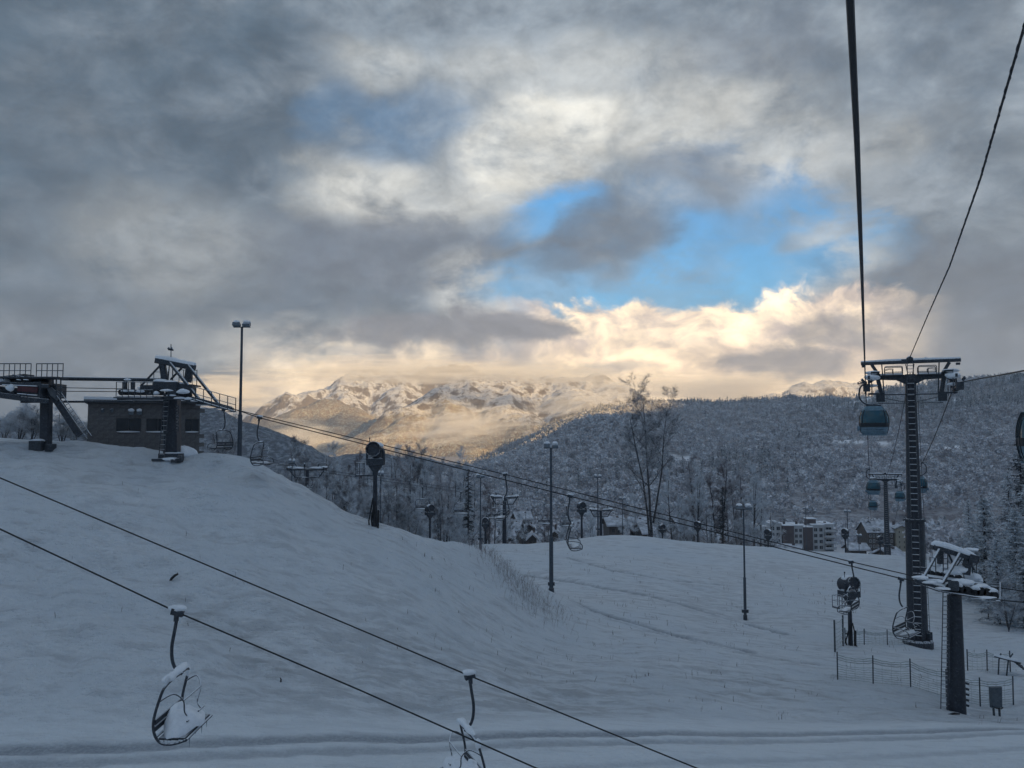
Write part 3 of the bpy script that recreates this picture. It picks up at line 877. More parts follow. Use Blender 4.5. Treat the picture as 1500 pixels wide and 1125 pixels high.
base, L = frame_at(68, 642, 57)
base.z = gz(base.x, base.y) - 0.1
_b0 = base.copy()
def L(x, y, dd=0.0, d=57): return W(x, y, d + dd) - _b0
term = empty('lift_terminal', _b0, 0, 'dark steel chairlift terminal with railings and slanting strut on the hilltop at far left', 'lift station')
MB().bar((-.02, 0, -.3), L(68.5, 556), 0.62, 0.62, up=(0, 1, 0)).build('column', MAT['pole'], term)
MB().box((-0.35, -.3, 0.32), (0.8, 0.9, 0.66)).box((0.36, -.1, 0.2), (0.4, 0.7, 0.5)).build('plinth', MAT['steel'], term)
m = MB()
for dd in (-1.5, 1.4):
    m.bar(L(-90, 567, dd), L(30, 583, dd), 0.16, 0.36); m.bar(L(30, 584, dd), L(72, 588, dd), 0.16, 0.30)
    m.bar(L(-90, 556, dd), L(72, 566, dd), 0.14, 0.24)
    for k in range(7): x = -80 + k * 22; m.bar(L(x, 558 + k, dd), L(x + 11, 570 + k * 2.2, dd), 0.09, 0.09)
for k in range(8): x = -80 + k * 20; m.bar(L(x, 567 + k * 2, -1.5), L(x, 567 + k * 2, 1.4), 0.12, 0.2)
m.box(L(50, 562, 0), (1.6, 1.2, 0.5)).box(L(10, 557, -0.4), (1.1, 0.7, 0.5), rz=.2).box(L(30, 562, -0.8), (1.0, 0.4, 0.34))
m.box(L(66, 572, 0), (1.2, 3.2, 0.95)); m.bar(L(-90, 562, 0), L(60, 577, 0), 2.2, 0.5); m.box(L(15, 556, 0), (2.6, 1.2, 0.42), ry=-.1); m.box(L(84, 572, -0.2), (0.5, 1.4, 0.6))
m.bar(L(20, 551, -0.8), L(47, 557, -0.8), 0.35, 0.25)
m.build('frame', MAT['steel'], term)
MB().lathe([(0.3, -0.14), (2.0, -0.14), (2.12, -0.10), (2.0, 0.0), (2.12, 0.10), (2.0, 0.14), (0.3, 0.14)], L(-22, 573, 0), (0.05, 0, 1), 28).build('bullwheel', MAT['steel'], term)
MB().bar(L(26, 569, -1.72), L(55, 571.5, -1.72), 0.10, 0.36).build('bumper_rail', MAT['red'], term)
m = MB()
for x0, x1, y0, y1 in ((26, 39, 576.5, 577.5), (41, 54, 578, 578.8), (4, 54, 563.5, 565.5), (25, 30, 556, 556.5), (35, 41, 556, 556.3)):
    m.bar(L(x0, y0, -1.72), L(x1, y1, -1.72), 0.16, 0.05)
m.blob(L(15, 568, -1.7), (0.28, 0.2, 0.24), 4); m.blob(L(2, 557, -1.2), (0.5, 0.4, 0.22), 5); m.blob((-0.35, -.3, 0.68), (0.4, 0.45, 0.12), 6); m.blob(L(58, 566, -1.2), (0.35, 0.3, 0.12), 7)
m.build_each('snow_lump', MAT['snowcap'], term)
m = MB()
m.bar(L(-90, 553.5, -0.9), L(92, 554, -0.9), 1.5, 0.12)
for x in (5, 40, 78): m.bar(L(x, 554, -1.5), L(x, 564, -1.0), 0.08, 0.08)
m.build('walkway', MAT['steel'], term)
m = MB()
for dd in (-1.65, -0.15):
    a = L(-90, 553, dd); b = L(45, 553, dd); c = L(53, 553, dd); e = L(92, 553, dd)
    m.railing([a, b], 0.92, True, 0.36, 0.028); m.railing([c, e], 0.92, True, 0.33, 0.028)
m.railing([L(92, 553, -1.65), L(92, 553, -0.15)], 0.92, True, 0.5, 0.028)
m.build('railing', MAT['steel'], term)
m = MB()
for x in (82.5, 89): m.bar(L(x, 553, -1.3), L(x, 585, -1.3), 0.07, 0.07)
m.bar(L(81, 568, -1.3), L(92, 568, -1.3), 0.05, 0.05).bar(L(81, 573, -1.3), L(92, 574, -1.3), 0.05, 0.05)
m.build('hanger_frame', MAT['steel'], term)
MB().bar(L(74, 572, -0.8), L(117, 637, -0.8), 0.42, 0.42).build('strut', MAT['pole'], term)
MB().prism([(-0.5, 0.35), (-0.2, 0.45), (0.5, -0.2), (0.2, -0.45), (-0.25, -0.1)], L(80, 577, -1.05), (1, 0, 0), (0, 0, 1), (0, 1, 0), -0.06).build('gusset', mat_plain('pale_steel', (0.12, 0.135, 0.15), 0.5, snow=0.6), term)
m = MB().ladder(L(86, 577, -1.3), L(131, 641, -1.3), 0.34, (0.83, 0, 0.55), 0.28, 0.022)
m.build('stair', MAT['rung'], term)
m = MB()
m.tube([L(90, 554.5, 0.6), L(232, 556.5, 1.0)], 0.13, 8); m.bar(L(31, 588.6, 0.5), L(140, 588.4, 1.5), 0.3, 0.14).bar(L(140, 588.4, 1.5), L(196, 587.6, 2.0), 0.3, 0.12)
m.build('cross_beam', MAT['steel'], term)
MB().tube([L(92, 568, -1.3), L(180, 569.5, -1.3)], 0.026, 5).tube([L(92, 573.2, -1.3), L(180, 573.8, -1.3)], 0.026, 5).build('rope_guide', MAT['rope'], term)

# ------------------------------------------------------------------ gantry head shared by both chairlift towers
def wheel(m, c, axis, r=0.24, w=0.11, n=14):
    m.lathe([(r * .35, -w * .65), (r * .40, -w * .5), (r * .96, -w * .5), (r, -w * .3), (r * .9, 0), (r, w * .3), (r * .96, w * .5), (r * .40, w * .5), (r * .35, w * .65)], c, axis, n)

# hilltop tower, right of the terminal
_b1 = W(252, 672, 57.5); _b1.z = gz(_b1.x, _b1.y) - 0.1
def L(x, y, dd=0.0, d=57.5): return W(x, y, d + dd) - _b1
tw = empty('lift_tower', _b1, 0, 'snow-laden chairlift tower with gantry and walkways in front of the hilltop hut', 'lift tower')
m = MB(); m.bar((0, 0, -.4), L(252.5, 577), 0.92, 0.92, up=(0, 1, 0)); m.build('column', MAT['pole'], tw)
m = MB(); m.box((0, 0, 0.22), (1.35, 1.3, 0.5)); m.bar((-.95, -.9, .06), (.9, -.9, .10), 0.25, 0.16); m.bar((.4, -1.2, 0), (.95, -.9, .10), 0.2, 0.22); m.box((.85, -.75, .12), (0.3, 0.5, 0.4)); m.build('plinth', MAT['steel'], tw)
m = MB().ladder(Vector((-.42, -.7, 0.1)), L(244, 582, -0.7), 0.36, (1, 0, 0), 0.3, 0.026); m.build('ladder', MAT['rung'], tw)
m = MB().ladder(L(259.5, 632, -0.6), L(259.5, 592, -0.6), 0.14, (1, 0, 0), 0.2, 0.03); m.build('cable_tray', MAT['rung'], tw)
m = MB()
m.bar(L(252, 575, -2.6), L(252, 575, 6.0), 0.55, 0.55)
for dd in (-2.3, 5.7):
    m.bar(L(172, 583, dd), L(265, 583, dd), 0.14, 0.24); m.bar(L(265, 583, dd), L(342, 600, dd), 0.14, 0.22)
    m.bar(L(176, 577, dd), L(262, 577.5, dd), 0.10, 0.16)
    m.bar(L(262, 577, dd), L(340, 597, dd), 0.10, 0.12)
m.box(L(248, 566, -0.6), (1.6, 1.6, 0.5)).box(L(222, 570, -0.5), (1.2, 0.8, 0.5)).box(L(268, 570, -0.9), (1.5, 0.8, 0.55))
m.build('cross_arm', MAT['steel'], tw)
m = MB()
for dd in (-2.3, 5.7):
    for k, x in enumerate((178, 187, 196, 205, 214, 226, 236, 247, 258, 268, 277)):
        y = 574.5 if x < 262 else 575.5 + (x - 262) * 0.235
        wheel(m, L(x, y, dd), (0, 1, 0), 0.21, 0.12)
m.build_each('sheave', MAT['rubber'], tw)
for q in ((L(170, 582.5, -2.9), L(238, 583.5, -2.9), 0.75, 0.07), (L(284, 585, -2.9), L(343, 602.5, -2.9), 0.8, 0.07), (L(232, 563.5, 0), L(288, 565, 0), 1.7, 0.10)):
    MB().bar(*q).build('walkway', MAT['steel'], tw)
MB().railing([L(170, 582, -3.25), L(224, 582.5, -3.25)], 0.98, True, 0.42, 0.026).railing([L(170, 582, -3.25), L(170, 582, -2.5)], 0.98, True, 0.7, 0.026).build('railing', MAT['steel'], tw)
MB().railing([L(286, 587, -3.25), L(345, 603, -3.25)], 0.86, True, 0.52, 0.028).railing([L(345, 603, -3.25), L(345, 603, -2.5)], 0.86, True, 0.7, 0.028).build('railing', MAT['steel'], tw)
MB().railing([L(262, 564, 0.8), L(288, 565, 0.8)], 1.05, True, 0.34, 0.026).railing([L(288, 565, -0.8), L(288, 565, 0.8)], 1.05, True, 0.6, 0.026).build('railing', MAT['steel'], tw)
MB().railing([L(225, 564, 0.8), L(246, 564, 0.8)], 0.9, True, 0.5, 0.026).build('railing', MAT['steel'], tw)
m = MB()
m.bar(L(228.5, 528, 0), L(285.5, 539, 0), 0.42, 0.38)
m.bar(L(237.5, 531, 0), L(242, 560, 0), 0.34, 0.40).bar(L(278, 539, 0), L(274.5, 560, 0), 0.34, 0.45)
m.bar(L(234, 536, -0.2), L(206, 566, -0.6), 0.13, 0.13); m.bar(L(248, 531, -0.2), L(291, 584, -1.6), 0.17, 0.17); m.bar(L(275, 535, -0.2), L(322, 594, -1.8), 0.17, 0.17)
m.bar(L(268, 537, 0.2), L(250, 556, 0.6), 0.11, 0.11); m.bar(L(248, 536, 0), L(246, 560, 0), 0.06, 0.06).bar(L(253, 536, 0.3), L(253, 562, 0.3), 0.06, 0.06)
m.build('gantry', MAT['steel'], tw)
m = MB()
m.tube(curve_pts([L(228.5, 524.8, 0), L(245, 526.7, 0), L(262, 530.5, 0), L(285.5, 535.2, 0)], 4), [0.2] * 4 + [0.22] * 4 + [0.2] * 5, 8)
for i, (x, y, a, b, c) in enumerate(((236, 557, .45, .5, .26), (250, 559, .5, .5, .22), (262, 561, .6, .5, .2), (218, 567, .65, .4, .26), (246, 571, .4, .4, .2), (260, 568, .75, .45, .22), (269, 573, .35, .4, .36),
        (182, 571.5, .2, .2, .14), (193, 571.5, .22, .2, .16), (205, 572, .28, .2, .22), (229, 575, .2, .2, .26), (187, 555, .2, .2, .16), (251, 578, .28, .2, .16), (263, 582, .45, .2, .16), (276, 583, .3, .2, .2), (287, 586, .4, .3, .12), (300, 592, .6, .3, .1), (322, 597, .7, .3, .1), (338, 602, .4, .3, .08), (205, 580.5, .8, .3, .07), (180, 580.5, .5, .3, .07))):
    m.blob(L(x, y + 1.5, -2.5 if y > 569 and y < 610 else -0.5), (a * 1.05, b, c * .62), i + 20, 12, 6, 0.16, 0.5)
m.blob((0, 0, .5), (.66, .62, .10), 44, 12, 5, .05); m.blob((0.2, -.9, .1), (.7, .3, .12), 45, 12, 5)
m.build_each('snow_lump', MAT['snowcap'], tw)
m = MB(); m.bar(L(183.5, 558, -1.8), L(183.5, 578, -1.8), 0.22, 0.22); m.bar(L(194.5, 559, -1.8), L(194.5, 577, -1.8), 0.22, 0.22); m.build('post', MAT['steel'], tw)
m = MB(); m.tube([L(250.5, 527), L(250.5, 504)], 0.03, 5); m.bar(L(246.5, 512), L(254, 513), 0.08, 0.1); m.lathe([(0.02, -0.1), (0.14, 0), (0.02, 0.16)], L(250.8, 511), (0, 0, 1), 8); m.lathe([(0.02, -0.1), (0.1, 0), (0.02, 0.1)], L(247, 510.5), (0, 0, 1), 8); m.build('wind_gauge', MAT['steel'], tw)

# ------------------------------------------------------------------ lower chairlift tower at right
_b2 = W(1401, 1045, 46); _b2.z = gz(_b2.x, _b2.y) - 0.15
def L(x, y, dd=0.0, d=46): return W(x, y, d + dd) - _b2
tw2 = empty('lift_tower', _b2, 0, 'thick dark chairlift tower column with ladder and snowy sheave head near the right edge', 'lift tower')
m = MB(); t0 = L(1398, 872)
m.tube([Vector((0, 0, -0.2)), Vector((0, 0, 0.5)), t0 * 0.5, t0], [0.50, 0.475, 0.42, 0.35], 24); m.build('column', MAT['pole'], tw2)
m = MB().lathe([(0.66, -0.2), (0.66, 0.12), (0.5, 0.14)], (0, 0, 0), (0, 0, 1), 20)
for k in range(5): m.bar(L(1413, 1000 + k * 8, -0.1), L(1419, 1002 + k * 8, -0.1), 0.1, 0.12)
m.build('base_flange', MAT['steel'], tw2)
m = MB().ladder(L(1382.5, 1048, -0.35), L(1386, 868, -0.35), 0.33, (1, 0, 0), 0.22, 0.022)
for k in range(5): y = 880 + k * 38; m.bar(L(1386, y, -0.35), L(1393, y, 0), 0.04, 0.04)
m.build('ladder', MAT['rung'], tw2)
m = MB().tube([L(1390.5, 1000, -0.45), L(1389, 872, -0.4)], 0.035, 6); m.build('conduit', MAT['rung'], tw2)
m = MB()
m.bar(L(1397, 858, -2.2), L(1397, 858, 2.6), 0.5, 0.5)
m.bar(L(1340, 850, -1.9), L(1398, 868, -1.9), 0.10, 0.16).bar(L(1398, 868, -1.9), L(1464, 879, -1.9), 0.10, 0.14)
m.bar(L(1350, 844, 2.6), L(1398, 852, 2.6), 0.10, 0.18).bar(L(1398, 852, 2.6), L(1462, 862, 2.6), 0.10, 0.18)
m.bar(L(1340, 854, -2.2), L(1372, 865, -2.2), 0.06, 0.06).bar(L(1372, 865, -2.2), L(1464, 880, -2.2), 0.5, 0.05)
m.bar(L(1437, 855, 1.5), L(1464, 855.5, 1.5), 0.05, 0.06).bar(L(1465, 853, 0.2), L(1465, 882, -1.6), 0.05, 0.05)
m.build('cross_arm', MAT['steel'], tw2)
m = MB()
for x, y in ((1392, 861), (1401, 862.5), (1408, 863), (1417, 866), (1428, 866.5), (1437, 867), (1446, 868.5), (1456, 873)): wheel(m, L(x, y, -1.9), (0, 1, 0.0), 0.24, 0.12)
for x, y in ((1364, 842), (1373, 843.5), (1381, 844.5), (1392, 847), (1404, 848), (1416, 850), (1426, 853), (1438, 855)): wheel(m, L(x, y, 2.6), (0, 1, 0), 0.24, 0.12)
m.build_each('sheave', MAT['rubber'], tw2)
m = MB()
for x, y in ((1394, 864), (1413, 867), (1433, 869), (1452, 873)): m.bar(L(x - 7, y, -1.75), L(x + 7, y + 2.4, -1.75), 0.05, 0.16)
for x, y in ((1368, 845), (1388, 848), (1410, 852), (1432, 857)): m.bar(L(x - 7, y, 2.45), L(x + 7, y + 2.2, 2.45), 0.05, 0.16)
m.build('sheave_frame', MAT['steel'], tw2)
m = MB()
m.bar(L(1366, 800.5, 0), L(1428, 819, 0), 0.34, 0.28); m.box(L(1424, 818, 0), (0.5, 0.5, 0.42), ry=0.28); m.box(L(1370, 803, 0), (0.45, 0.4, 0.22), ry=0.28)
m.bar(L(1377, 805, 0.1), L(1377, 826, 0.1), 0.22, 0.26).bar(L(1418, 817, 0), L(1415.5, 842, 0), 0.26, 0.34)
m.bar(L(1376, 805, -0.2), L(1350, 851, -1.8), 0.13, 0.13).bar(L(1406, 811, -0.2), L(1381, 854, -1.8), 0.14, 0.14).bar(L(1422, 826, 0.2), L(1437, 853, 1.0), 0.09, 0.09)
m.bar(L(1388, 808, 0.1), L(1396, 826, 0.2), 0.08, 0.08).bar(L(1411, 815, 0.1), L(1397, 836, 0.4), 0.06, 0.06)
m.build('gantry', MAT['steel'], tw2)
m = MB().ladder(L(1385, 848, 0.3), L(1385, 803, 0.3), 0.24, (1, 0, 0), 0.24, 0.024); m.build('upper_ladder', MAT['steel'], tw2)
m = MB().bar(L(1352, 843, -0.2), L(1440, 855, -0.2), 1.3, 0.07).build('walkway', MAT['steel'], tw2)
m = MB()
m.railing([L(1363, 840, -0.8), L(1371, 842, -0.8)], 0.86, True, 0.3, 0.026); m.railing([L(1400, 845, 0.4), L(1412, 847, 0.4)], 0.95, True, 0.4, 0.024); m.railing([L(1425, 848, 0.4), L(1431, 850, 0.4)], 0.9, True, 0.3, 0.024); m.railing([L(1349, 845, -0.8), L(1357, 846, -0.8)], 0.5, True, 0.3, 0.024)
m.build('railing', MAT['steel'], tw2)
m = MB()
m.tube(curve_pts([L(1365, 796.5, 0), L(1385, 800, 0), L(1405, 807, 0), L(1429, 815.5, 0)], 4), [0.10] + [0.2] * 10 + [0.16, 0.1], 8)
for i, (x, y, a, b, c, dd) in enumerate(((1424, 805, .35, .3, .10, 1.2), (1402, 834, .55, .6, .18, .2), (1395, 838, .4, .5, .14, -.3), (1424, 845, .42, .5, .24, .6), (1431, 849, .3, .4, .2, .6), (1408, 853, .5, .35, .20, -1.6), (1399, 856, .55, .3, .16, -1.7),
        (1416, 853, .35, .3, .15, -1.6), (1438, 860, .5, .3, .16, -1.6), (1450, 865, .45, .3, .17, -1.7), (1428, 861, .25, .3, .14, -1.8), (1358, 846, .35, .4, .13, -.4), (1348, 846, .35, .35, .10, -1.7), (1372, 851, .3, .4, .1, -1.5), (1361, 853, .35, .3, .08, -2.0), (1382, 862, .4, .3, .06, -2.1), (1437, 875, .8, .3, .06, -2.2), (1458, 879, .3, .3, .05, -2.2), (1372, 826, .2, .3, .2, .6), (1389, 833, .3, .3, .2, .9))):
    m.blob(L(x, y, dd), (a, b, c), i + 60, 10, 6)
m.build_each('snow_lump', MAT['snowcap'], tw2)

# ------------------------------------------------------------------ gondola masts (local x across the line, y along it)
LINE = math.atan2(0.385, 0.923)          # the line runs this far right of the view direction
def line_pt(d, off=0.0, z=0.0):
    """a place on the gondola line: d forward of the cabin along the line, off to its right"""
    ux, uy = 0.385, 0.923
    return Vector((ux * d + uy * off, uy * d - ux * off, z))

def make_mast(loc, H, r0, r1, label, rungs=True):
    root = empty('gondola_mast', loc, -LINE, label, 'lift tower', 'masts of the gondola line')
    hs = H * 0.47                            # flange between the two tubes
    rm = r0 + (r1 - r0) * 0.36
    MB().tube([(0, 0, -0.3), (0, 0, hs)], [r0, rm + 0.05], 24).build('lower_tube', MAT['pole'], root)
    MB().tube([(0, 0, hs + 0.14), (0, 0, H)], [rm - 0.06, r1], 24).build('upper_tube', MAT['pole'], root)
    m = MB().lathe([(rm + 0.20, hs), (rm + 0.20, hs + 0.07), (rm + 0.20, hs + 0.14)], (0, 0, 0), (0, 0, 1), 24)
    for k in range(12): a = k * math.pi / 6; m.lathe([(0.04, hs - 0.06), (0.04, hs + 0.2)], ((rm + .14) * math.cos(a), (rm + .14) * math.sin(a), 0), (0, 0, 1), 6)
    m.build('flange', MAT['steel'], root)
    m = MB().lathe([(r0 + 0.34, -0.3), (r0 + 0.34, 0.55), (r0 + 0.25, 0.65)], (0, 0, 0), (0, 0, 1), 24)
    for k in range(10): a = k * math.pi / 5; m.box(((r0 + .12) * math.cos(a), (r0 + .12) * math.sin(a), 0.9), (0.3, 0.05, 0.7), rz=a)
    m.build('base', MAT['steel'], root)
    m = MB()
    for a, b in ((0.6, hs - 0.2), (hs + 0.3, H + 0.1)):
        ya = -(r0 + (rm - r0) * (a / hs) if a < hs else rm) - 0.10; yb = -(rm if b < hs else r1) - 0.10
        m.ladder((0, ya, a), (0, yb, b), 0.52, (1, 0, 0), 0.44, 0.035, True, 0.042)
    m.build('ladder', MAT['rung'], root)
    m = MB()
    for k in range(int(H / 0.8)): z = 0.9 + k * 0.8; r = r0 + (r1 - r0) * z / H; m.tube([(r - .03, 0, z), (r + 0.10, 0, z + .02)], 0.03, 5)
    m.tube([(r0 + .1, 0, .9), (r1 + .1, 0, H - .5)], 0.02, 5)
    m.build('climbing_pegs', MAT['rung'], root)
    Z = H                                     # top of the column, arm level
    m = MB()
    for s in (-1, 1):
        m.prism([(s * 0.36, 0.36), (s * 0.36, -0.34), (s * 1.0, -0.02), (s * 2.5, 0.05), (s * 2.5, 0.36)][::s], (0, -0.25, Z), (1, 0, 0), (0, 0, 1), (0, 1, 0), 0.5)
        m.bar((s * 2.4, 0, Z + 0.28), (s * 3.05, 0, Z + 0.30), 0.42, 0.30)
    m.box((0, 0, Z + 0.1), (0.74, 0.6, 0.6))
    m.bar((-2.2, -0.35, Z - 1.15), (2.2, -0.35, Z - 1.15), 0.09, 0.09).bar((-2.9, -0.35, Z - 1.82), (2.2, -0.35, Z - 1.82), 0.05, 0.05)
    m.bar((-2.0, -0.35, Z - 1.4), (-0.4, -0.35, Z - 1.75), 0.05, 0.05).bar((2.0, -0.35, Z - 1.35), (0.4, -0.35, Z - 1.72), 0.05, 0.05)
    m.build('cross_arm', MAT['steel'], root)
    m = MB()
    m.bar((-3.5, 0, Z + 1.34), (3.5, 0, Z + 1.40), 0.26, 0.26)
    for s in (-1, 1):
        m.bar((s * 2.72, 0, Z + 1.25), (s * 2.2, 0, Z + 0.35), 0.24, 0.24)
        m.bar((s * 2.0, -0.3, Z + 1.3), (s * 1.88, -0.3, Z - 1.2), 0.09, 0.09)
        m.box((s * 3.3, 0, Z + 1.12), (0.28, 0.3, 0.16))
    m.box((-0.35, 0, Z + 1.40), (0.5, 0.36, 0.34)).bar((0.3, 0, Z + 1.2), (0.15, 0, Z + 0.3), .06, .06).bar((-.3, 0, Z + 1.2), (-.15, 0, Z + .3), .06, .06)
    m.build('gantry', MAT['steel'], root)
    MB().lathe([(0.05, -0.26), (0.22, -0.16), (0.27, 0), (0.22, 0.16), (0.05, 0.26)], (0, 0, Z + 1.55), (0, 1, 0), 14).build('cable_saddle', MAT['steel'], root)
    m = MB()
    for s in (-1, 1):
        for y in (-0.55, 0.55):
            for x in (0.55, 1.8): m.tube(curve_pts([(s * x, y, Z + 0.3), (s * x, y, Z + 0.92), (s * (x + (0.12 if x < 1 else -0.12)), y, Z + 1.02)], 3), 0.032, 6)
            m.tube([(s * 0.67, y, Z + 1.02), (s * 1.68, y, Z + 1.02)], 0.032, 6).tube([(s * 0.55, y, Z + 0.58), (s * 1.8, y, Z + 0.58)], 0.026, 6)
            m.bar((s * 1.22, y, Z + 0.35), (s * 1.22, y, Z + 0.84), 0.09, 0.06)
            m.tube(curve_pts([(s * 1.22, y, Z + 0.82), (s * 1.5, y, Z + 0.84), (s * 1.76, y, Z + 0.78)], 3), 0.025, 6)
        m.bar((s * 0.42, 0, Z + 0.33), (s * 1.9, 0, Z + 0.33), 1.2, 0.06, up=(0, 0, 1))
    m.build('railing', MAT['steel'], root)
    MB().ladder((0, -0.4, Z + 0.3), (0, -0.4, Z + 1.3), 0.42, (1, 0, 0), 0.25, 0.028).build('upper_ladder', MAT['rung'], root)
    gx_ = 3.2
    for s in (-1, 1):
        mf = MB(); mw = MB(); ms = MB()
        mf.bar((s * 2.95, -2.6, Z + 0.10), (s * 2.95, 2.6, Z - 0.05), 0.16, 0.24)
        mf.bar((s * 2.5, 0, Z + 0.2), (s * 2.95, 0, Z - 0.1), 0.3, 0.3)
        for y in (-2.0, -0.7, 0.7, 2.0):
            mf.bar((s * 3.05, y - .5, Z - 0.62), (s * 3.05, y + .5, Z - 0.64), 0.07, 0.22)
            mf.bar((s * 3.0, y, Z - 0.6), (s * 2.95, y, Z), 0.10, 0.10)
            for q in (-.34, .34): wheel(mw, (s * gx_, y + q, Z - 0.68), (1, 0, 0), 0.27, 0.13)
        mf.box((s * 3.12, -2.85, Z - 0.72), (0.5, 0.5, 0.55)).bar((s * 3.3, -3.0, Z - 0.3), (s * 3.45, -3.2, Z - 0.1), 0.12, 0.2)
        mf.box((s * 2.15, -0.5, Z - 1.35), (0.62, 0.08, 0.72))
        mf.bar((s * 2.5, -2.3, Z + 0.5), (s * 2.5, 2.3, Z + 0.42), 0.6, 0.06)
        mf.bar((s * 2.2, -2.0, Z - 1.15), (s * 3.0, -2.0, Z - 1.15), 0.12, 0.14); mf.bar((s * 2.1, -0.3, Z - 1.0), (s * 2.3, -0.3, Z + 0.1), 0.22, 0.3)
        for y in (-2.2, 0, 2.2): mf.tube([(s * 2.75, y, Z + 0.4), (s * 2.75, y, Z - 1.2)], 0.03, 5)
        mf.railing([(s * 3.0, -2.4, Z - 1.15), (s * 3.0, 2.4, Z - 1.15)], 0.0, False, 5, 0.03)
        ms.blob((s * 2.75, -1.9, Z + 0.12), (0.5, 0.6, 0.26), 3 + s, 10, 6); ms.blob((s * 2.7, -0.9, Z + 0.55), (0.55, 1.2, 0.13), 5 + s, 12, 6); ms.blob((s * 2.7, -1.6, Z - 0.5), (0.35, 0.5, 0.12), 9 + s, 10, 6)
        mf.build('sheave_frame', MAT['steel'], root); mw.build_each('sheave', MAT['rubber'], root); ms.build_each('snow_lump', MAT['snowcap'], root)
    m = MB()
    m.tube([(-3.5, 0, Z + 1.49), (-1.5, 0, Z + 1.52), (1.5, 0, Z + 1.54), (3.5, 0, Z + 1.55)], [0.06, 0.11, 0.11, 0.07], 8)
    m.blob((1.1, 0, Z + 1.58), (0.18, 0.12, 0.12), 4, 8, 5); m.tube([(-2.4, 0, Z + .42), (-.5, 0, Z + .42)], 0.09, 8).tube([(.5, 0, Z + .42), (2.4, 0, Z + .42)], 0.09, 8)
    m.build_each('snow_lump', MAT['snowcap'], root)
    return root
MD = 72.0                                    # mast: distance along the line
mp = line_pt(MD + 0.0, 3.2); mp = W(1346, 947, 65.5)
p_arm = W(1333.5, 556, 65.5)
mp.x = p_arm.x; mp.z = gz(mp.x, mp.y) - 0.1
H1 = p_arm.z - mp.z
mast1 = make_mast(mp, H1, 0.74, 0.37, 'tall grey gondola mast with ladder rungs and crossarm, nearest one at right')
p2 = W(1297, 703, 192); b2 = W(1297, 830, 192); g2 = gz(p2.x, p2.y)
mast2 = make_mast(Vector((p2.x, p2.y, g2 - 0.1)), p2.z - g2, 0.78, 0.40, 'distant gondola mast with crossarm, left of the tall mast and between small cabins')

R1 = Matrix.Rotation(-LINE, 3, 'Z')
def mast_pt(base, H, x, y, z): return Vector(base) + R1 @ Vector((x, y, H + z))
b2v = mast2.location; H2 = p2.z - g2
eL1a = mast_pt(mp, H1, -3.2, -2.6, -0.44); eL1b = mast_pt(mp, H1, -3.2, 2.6, -0.46)
eR1a = mast_pt(mp, H1, 3.2, -2.6, -0.44); eR1b = mast_pt(mp, H1, 3.2, 2.6, -0.46)
eL2 = mast_pt(b2v, H2, -3.2, -2.2, -0.44); eR2 = mast_pt(b2v, H2, 3.2, -2.2, -0.44)
far_dz = -17.0
eL3 = eL2 + R1 @ Vector((0, 90, far_dz)); eR3 = eR2 + R1 @ Vector((0, 90, far_dz))
gr = 'haul ropes of the gondola line'
near_top = W(1245, -4, 7.2)
dirn = (eL1a - near_top).normalized()
rope('haul_rope', [near_top - dirn * 70 + Vector((0, 0, 3.0)), near_top - dirn * 16 + Vector((0, 0, 0.3)), near_top, W(1255, 200, 10.3), W(1262.5, 400, 18.6), eL1a, eL1b], 0.036, 'thick dark gondola rope from the top edge to the tall mast, left of its head', group=gr, steps=6, n=8)
pr = W(1500, 543, 37.5)
rope('haul_rope', [pr + (pr - eR1a).normalized() * 120 + Vector((0, 0, 6.5)), pr + (pr - eR1a).normalized() * 30 + Vector((0, 0, 1.2)), pr, eR1a, eR1b], 0.040, 'dark gondola rope running from the right edge to the right side of the tall mast', group=gr, steps=8)
rope('haul_rope', [eL1b, eL2, eL2 + R1 @ Vector((0, 4.4, -0.02)), eL3], 0.045, 'thin gondola rope below the largest cabin, down to the distant mast', group=gr, sag=1.6, steps=10)
rope('haul_rope', [eR1b, eR2, eR2 + R1 @ Vector((0, 4.4, -0.02)), eR3], 0.045, 'thin gondola rope slanting left from the tall mast behind its column', group=gr, sag=2.4, steps=10)
# communication cable over the mast tops
s1 = mast_pt(mp, H1, 0, 0, 1.68); s2 = mast_pt(b2v, H2, 0, 0, 1.68)
cpts = [W(1560, -170, 13.2), W(1500, 40, 17.0), W(1436, 262, 24.5), W(1391, 390, 35.5), W(1359, 462, 48.5), s1]
o = rope('signal_cable', cpts, 0.030, 'thin frosted cable slanting from the upper right edge to the top of the tall mast', steps=8)
m = MB(); rnd = random.Random(5)
path = []
for a, b in zip(cpts[:-1], cpts[1:]):
    for k in range(60): path.append(Vector(a).lerp(Vector(b), k / 60))
path.append(Vector(cpts[-1]))
m.tube([p - Vector(cpts[0]) + Vector((0.035 * math.cos(i * 0.9), 0.035 * math.sin(i * .9), 0.035 * math.sin(i * 0.9 + 1.0))) for i, p in enumerate(path)], 0.012, 5)
m.build('spiral_tie', MAT['rung'], o)
rope('signal_cable', [s1 + Vector((0, 0, -1.2)), s2 + Vector((0, 0, -1.2))], 0.035, 'thin cable from the tall mast head down to the distant mast head', sag=1.2, steps=12)

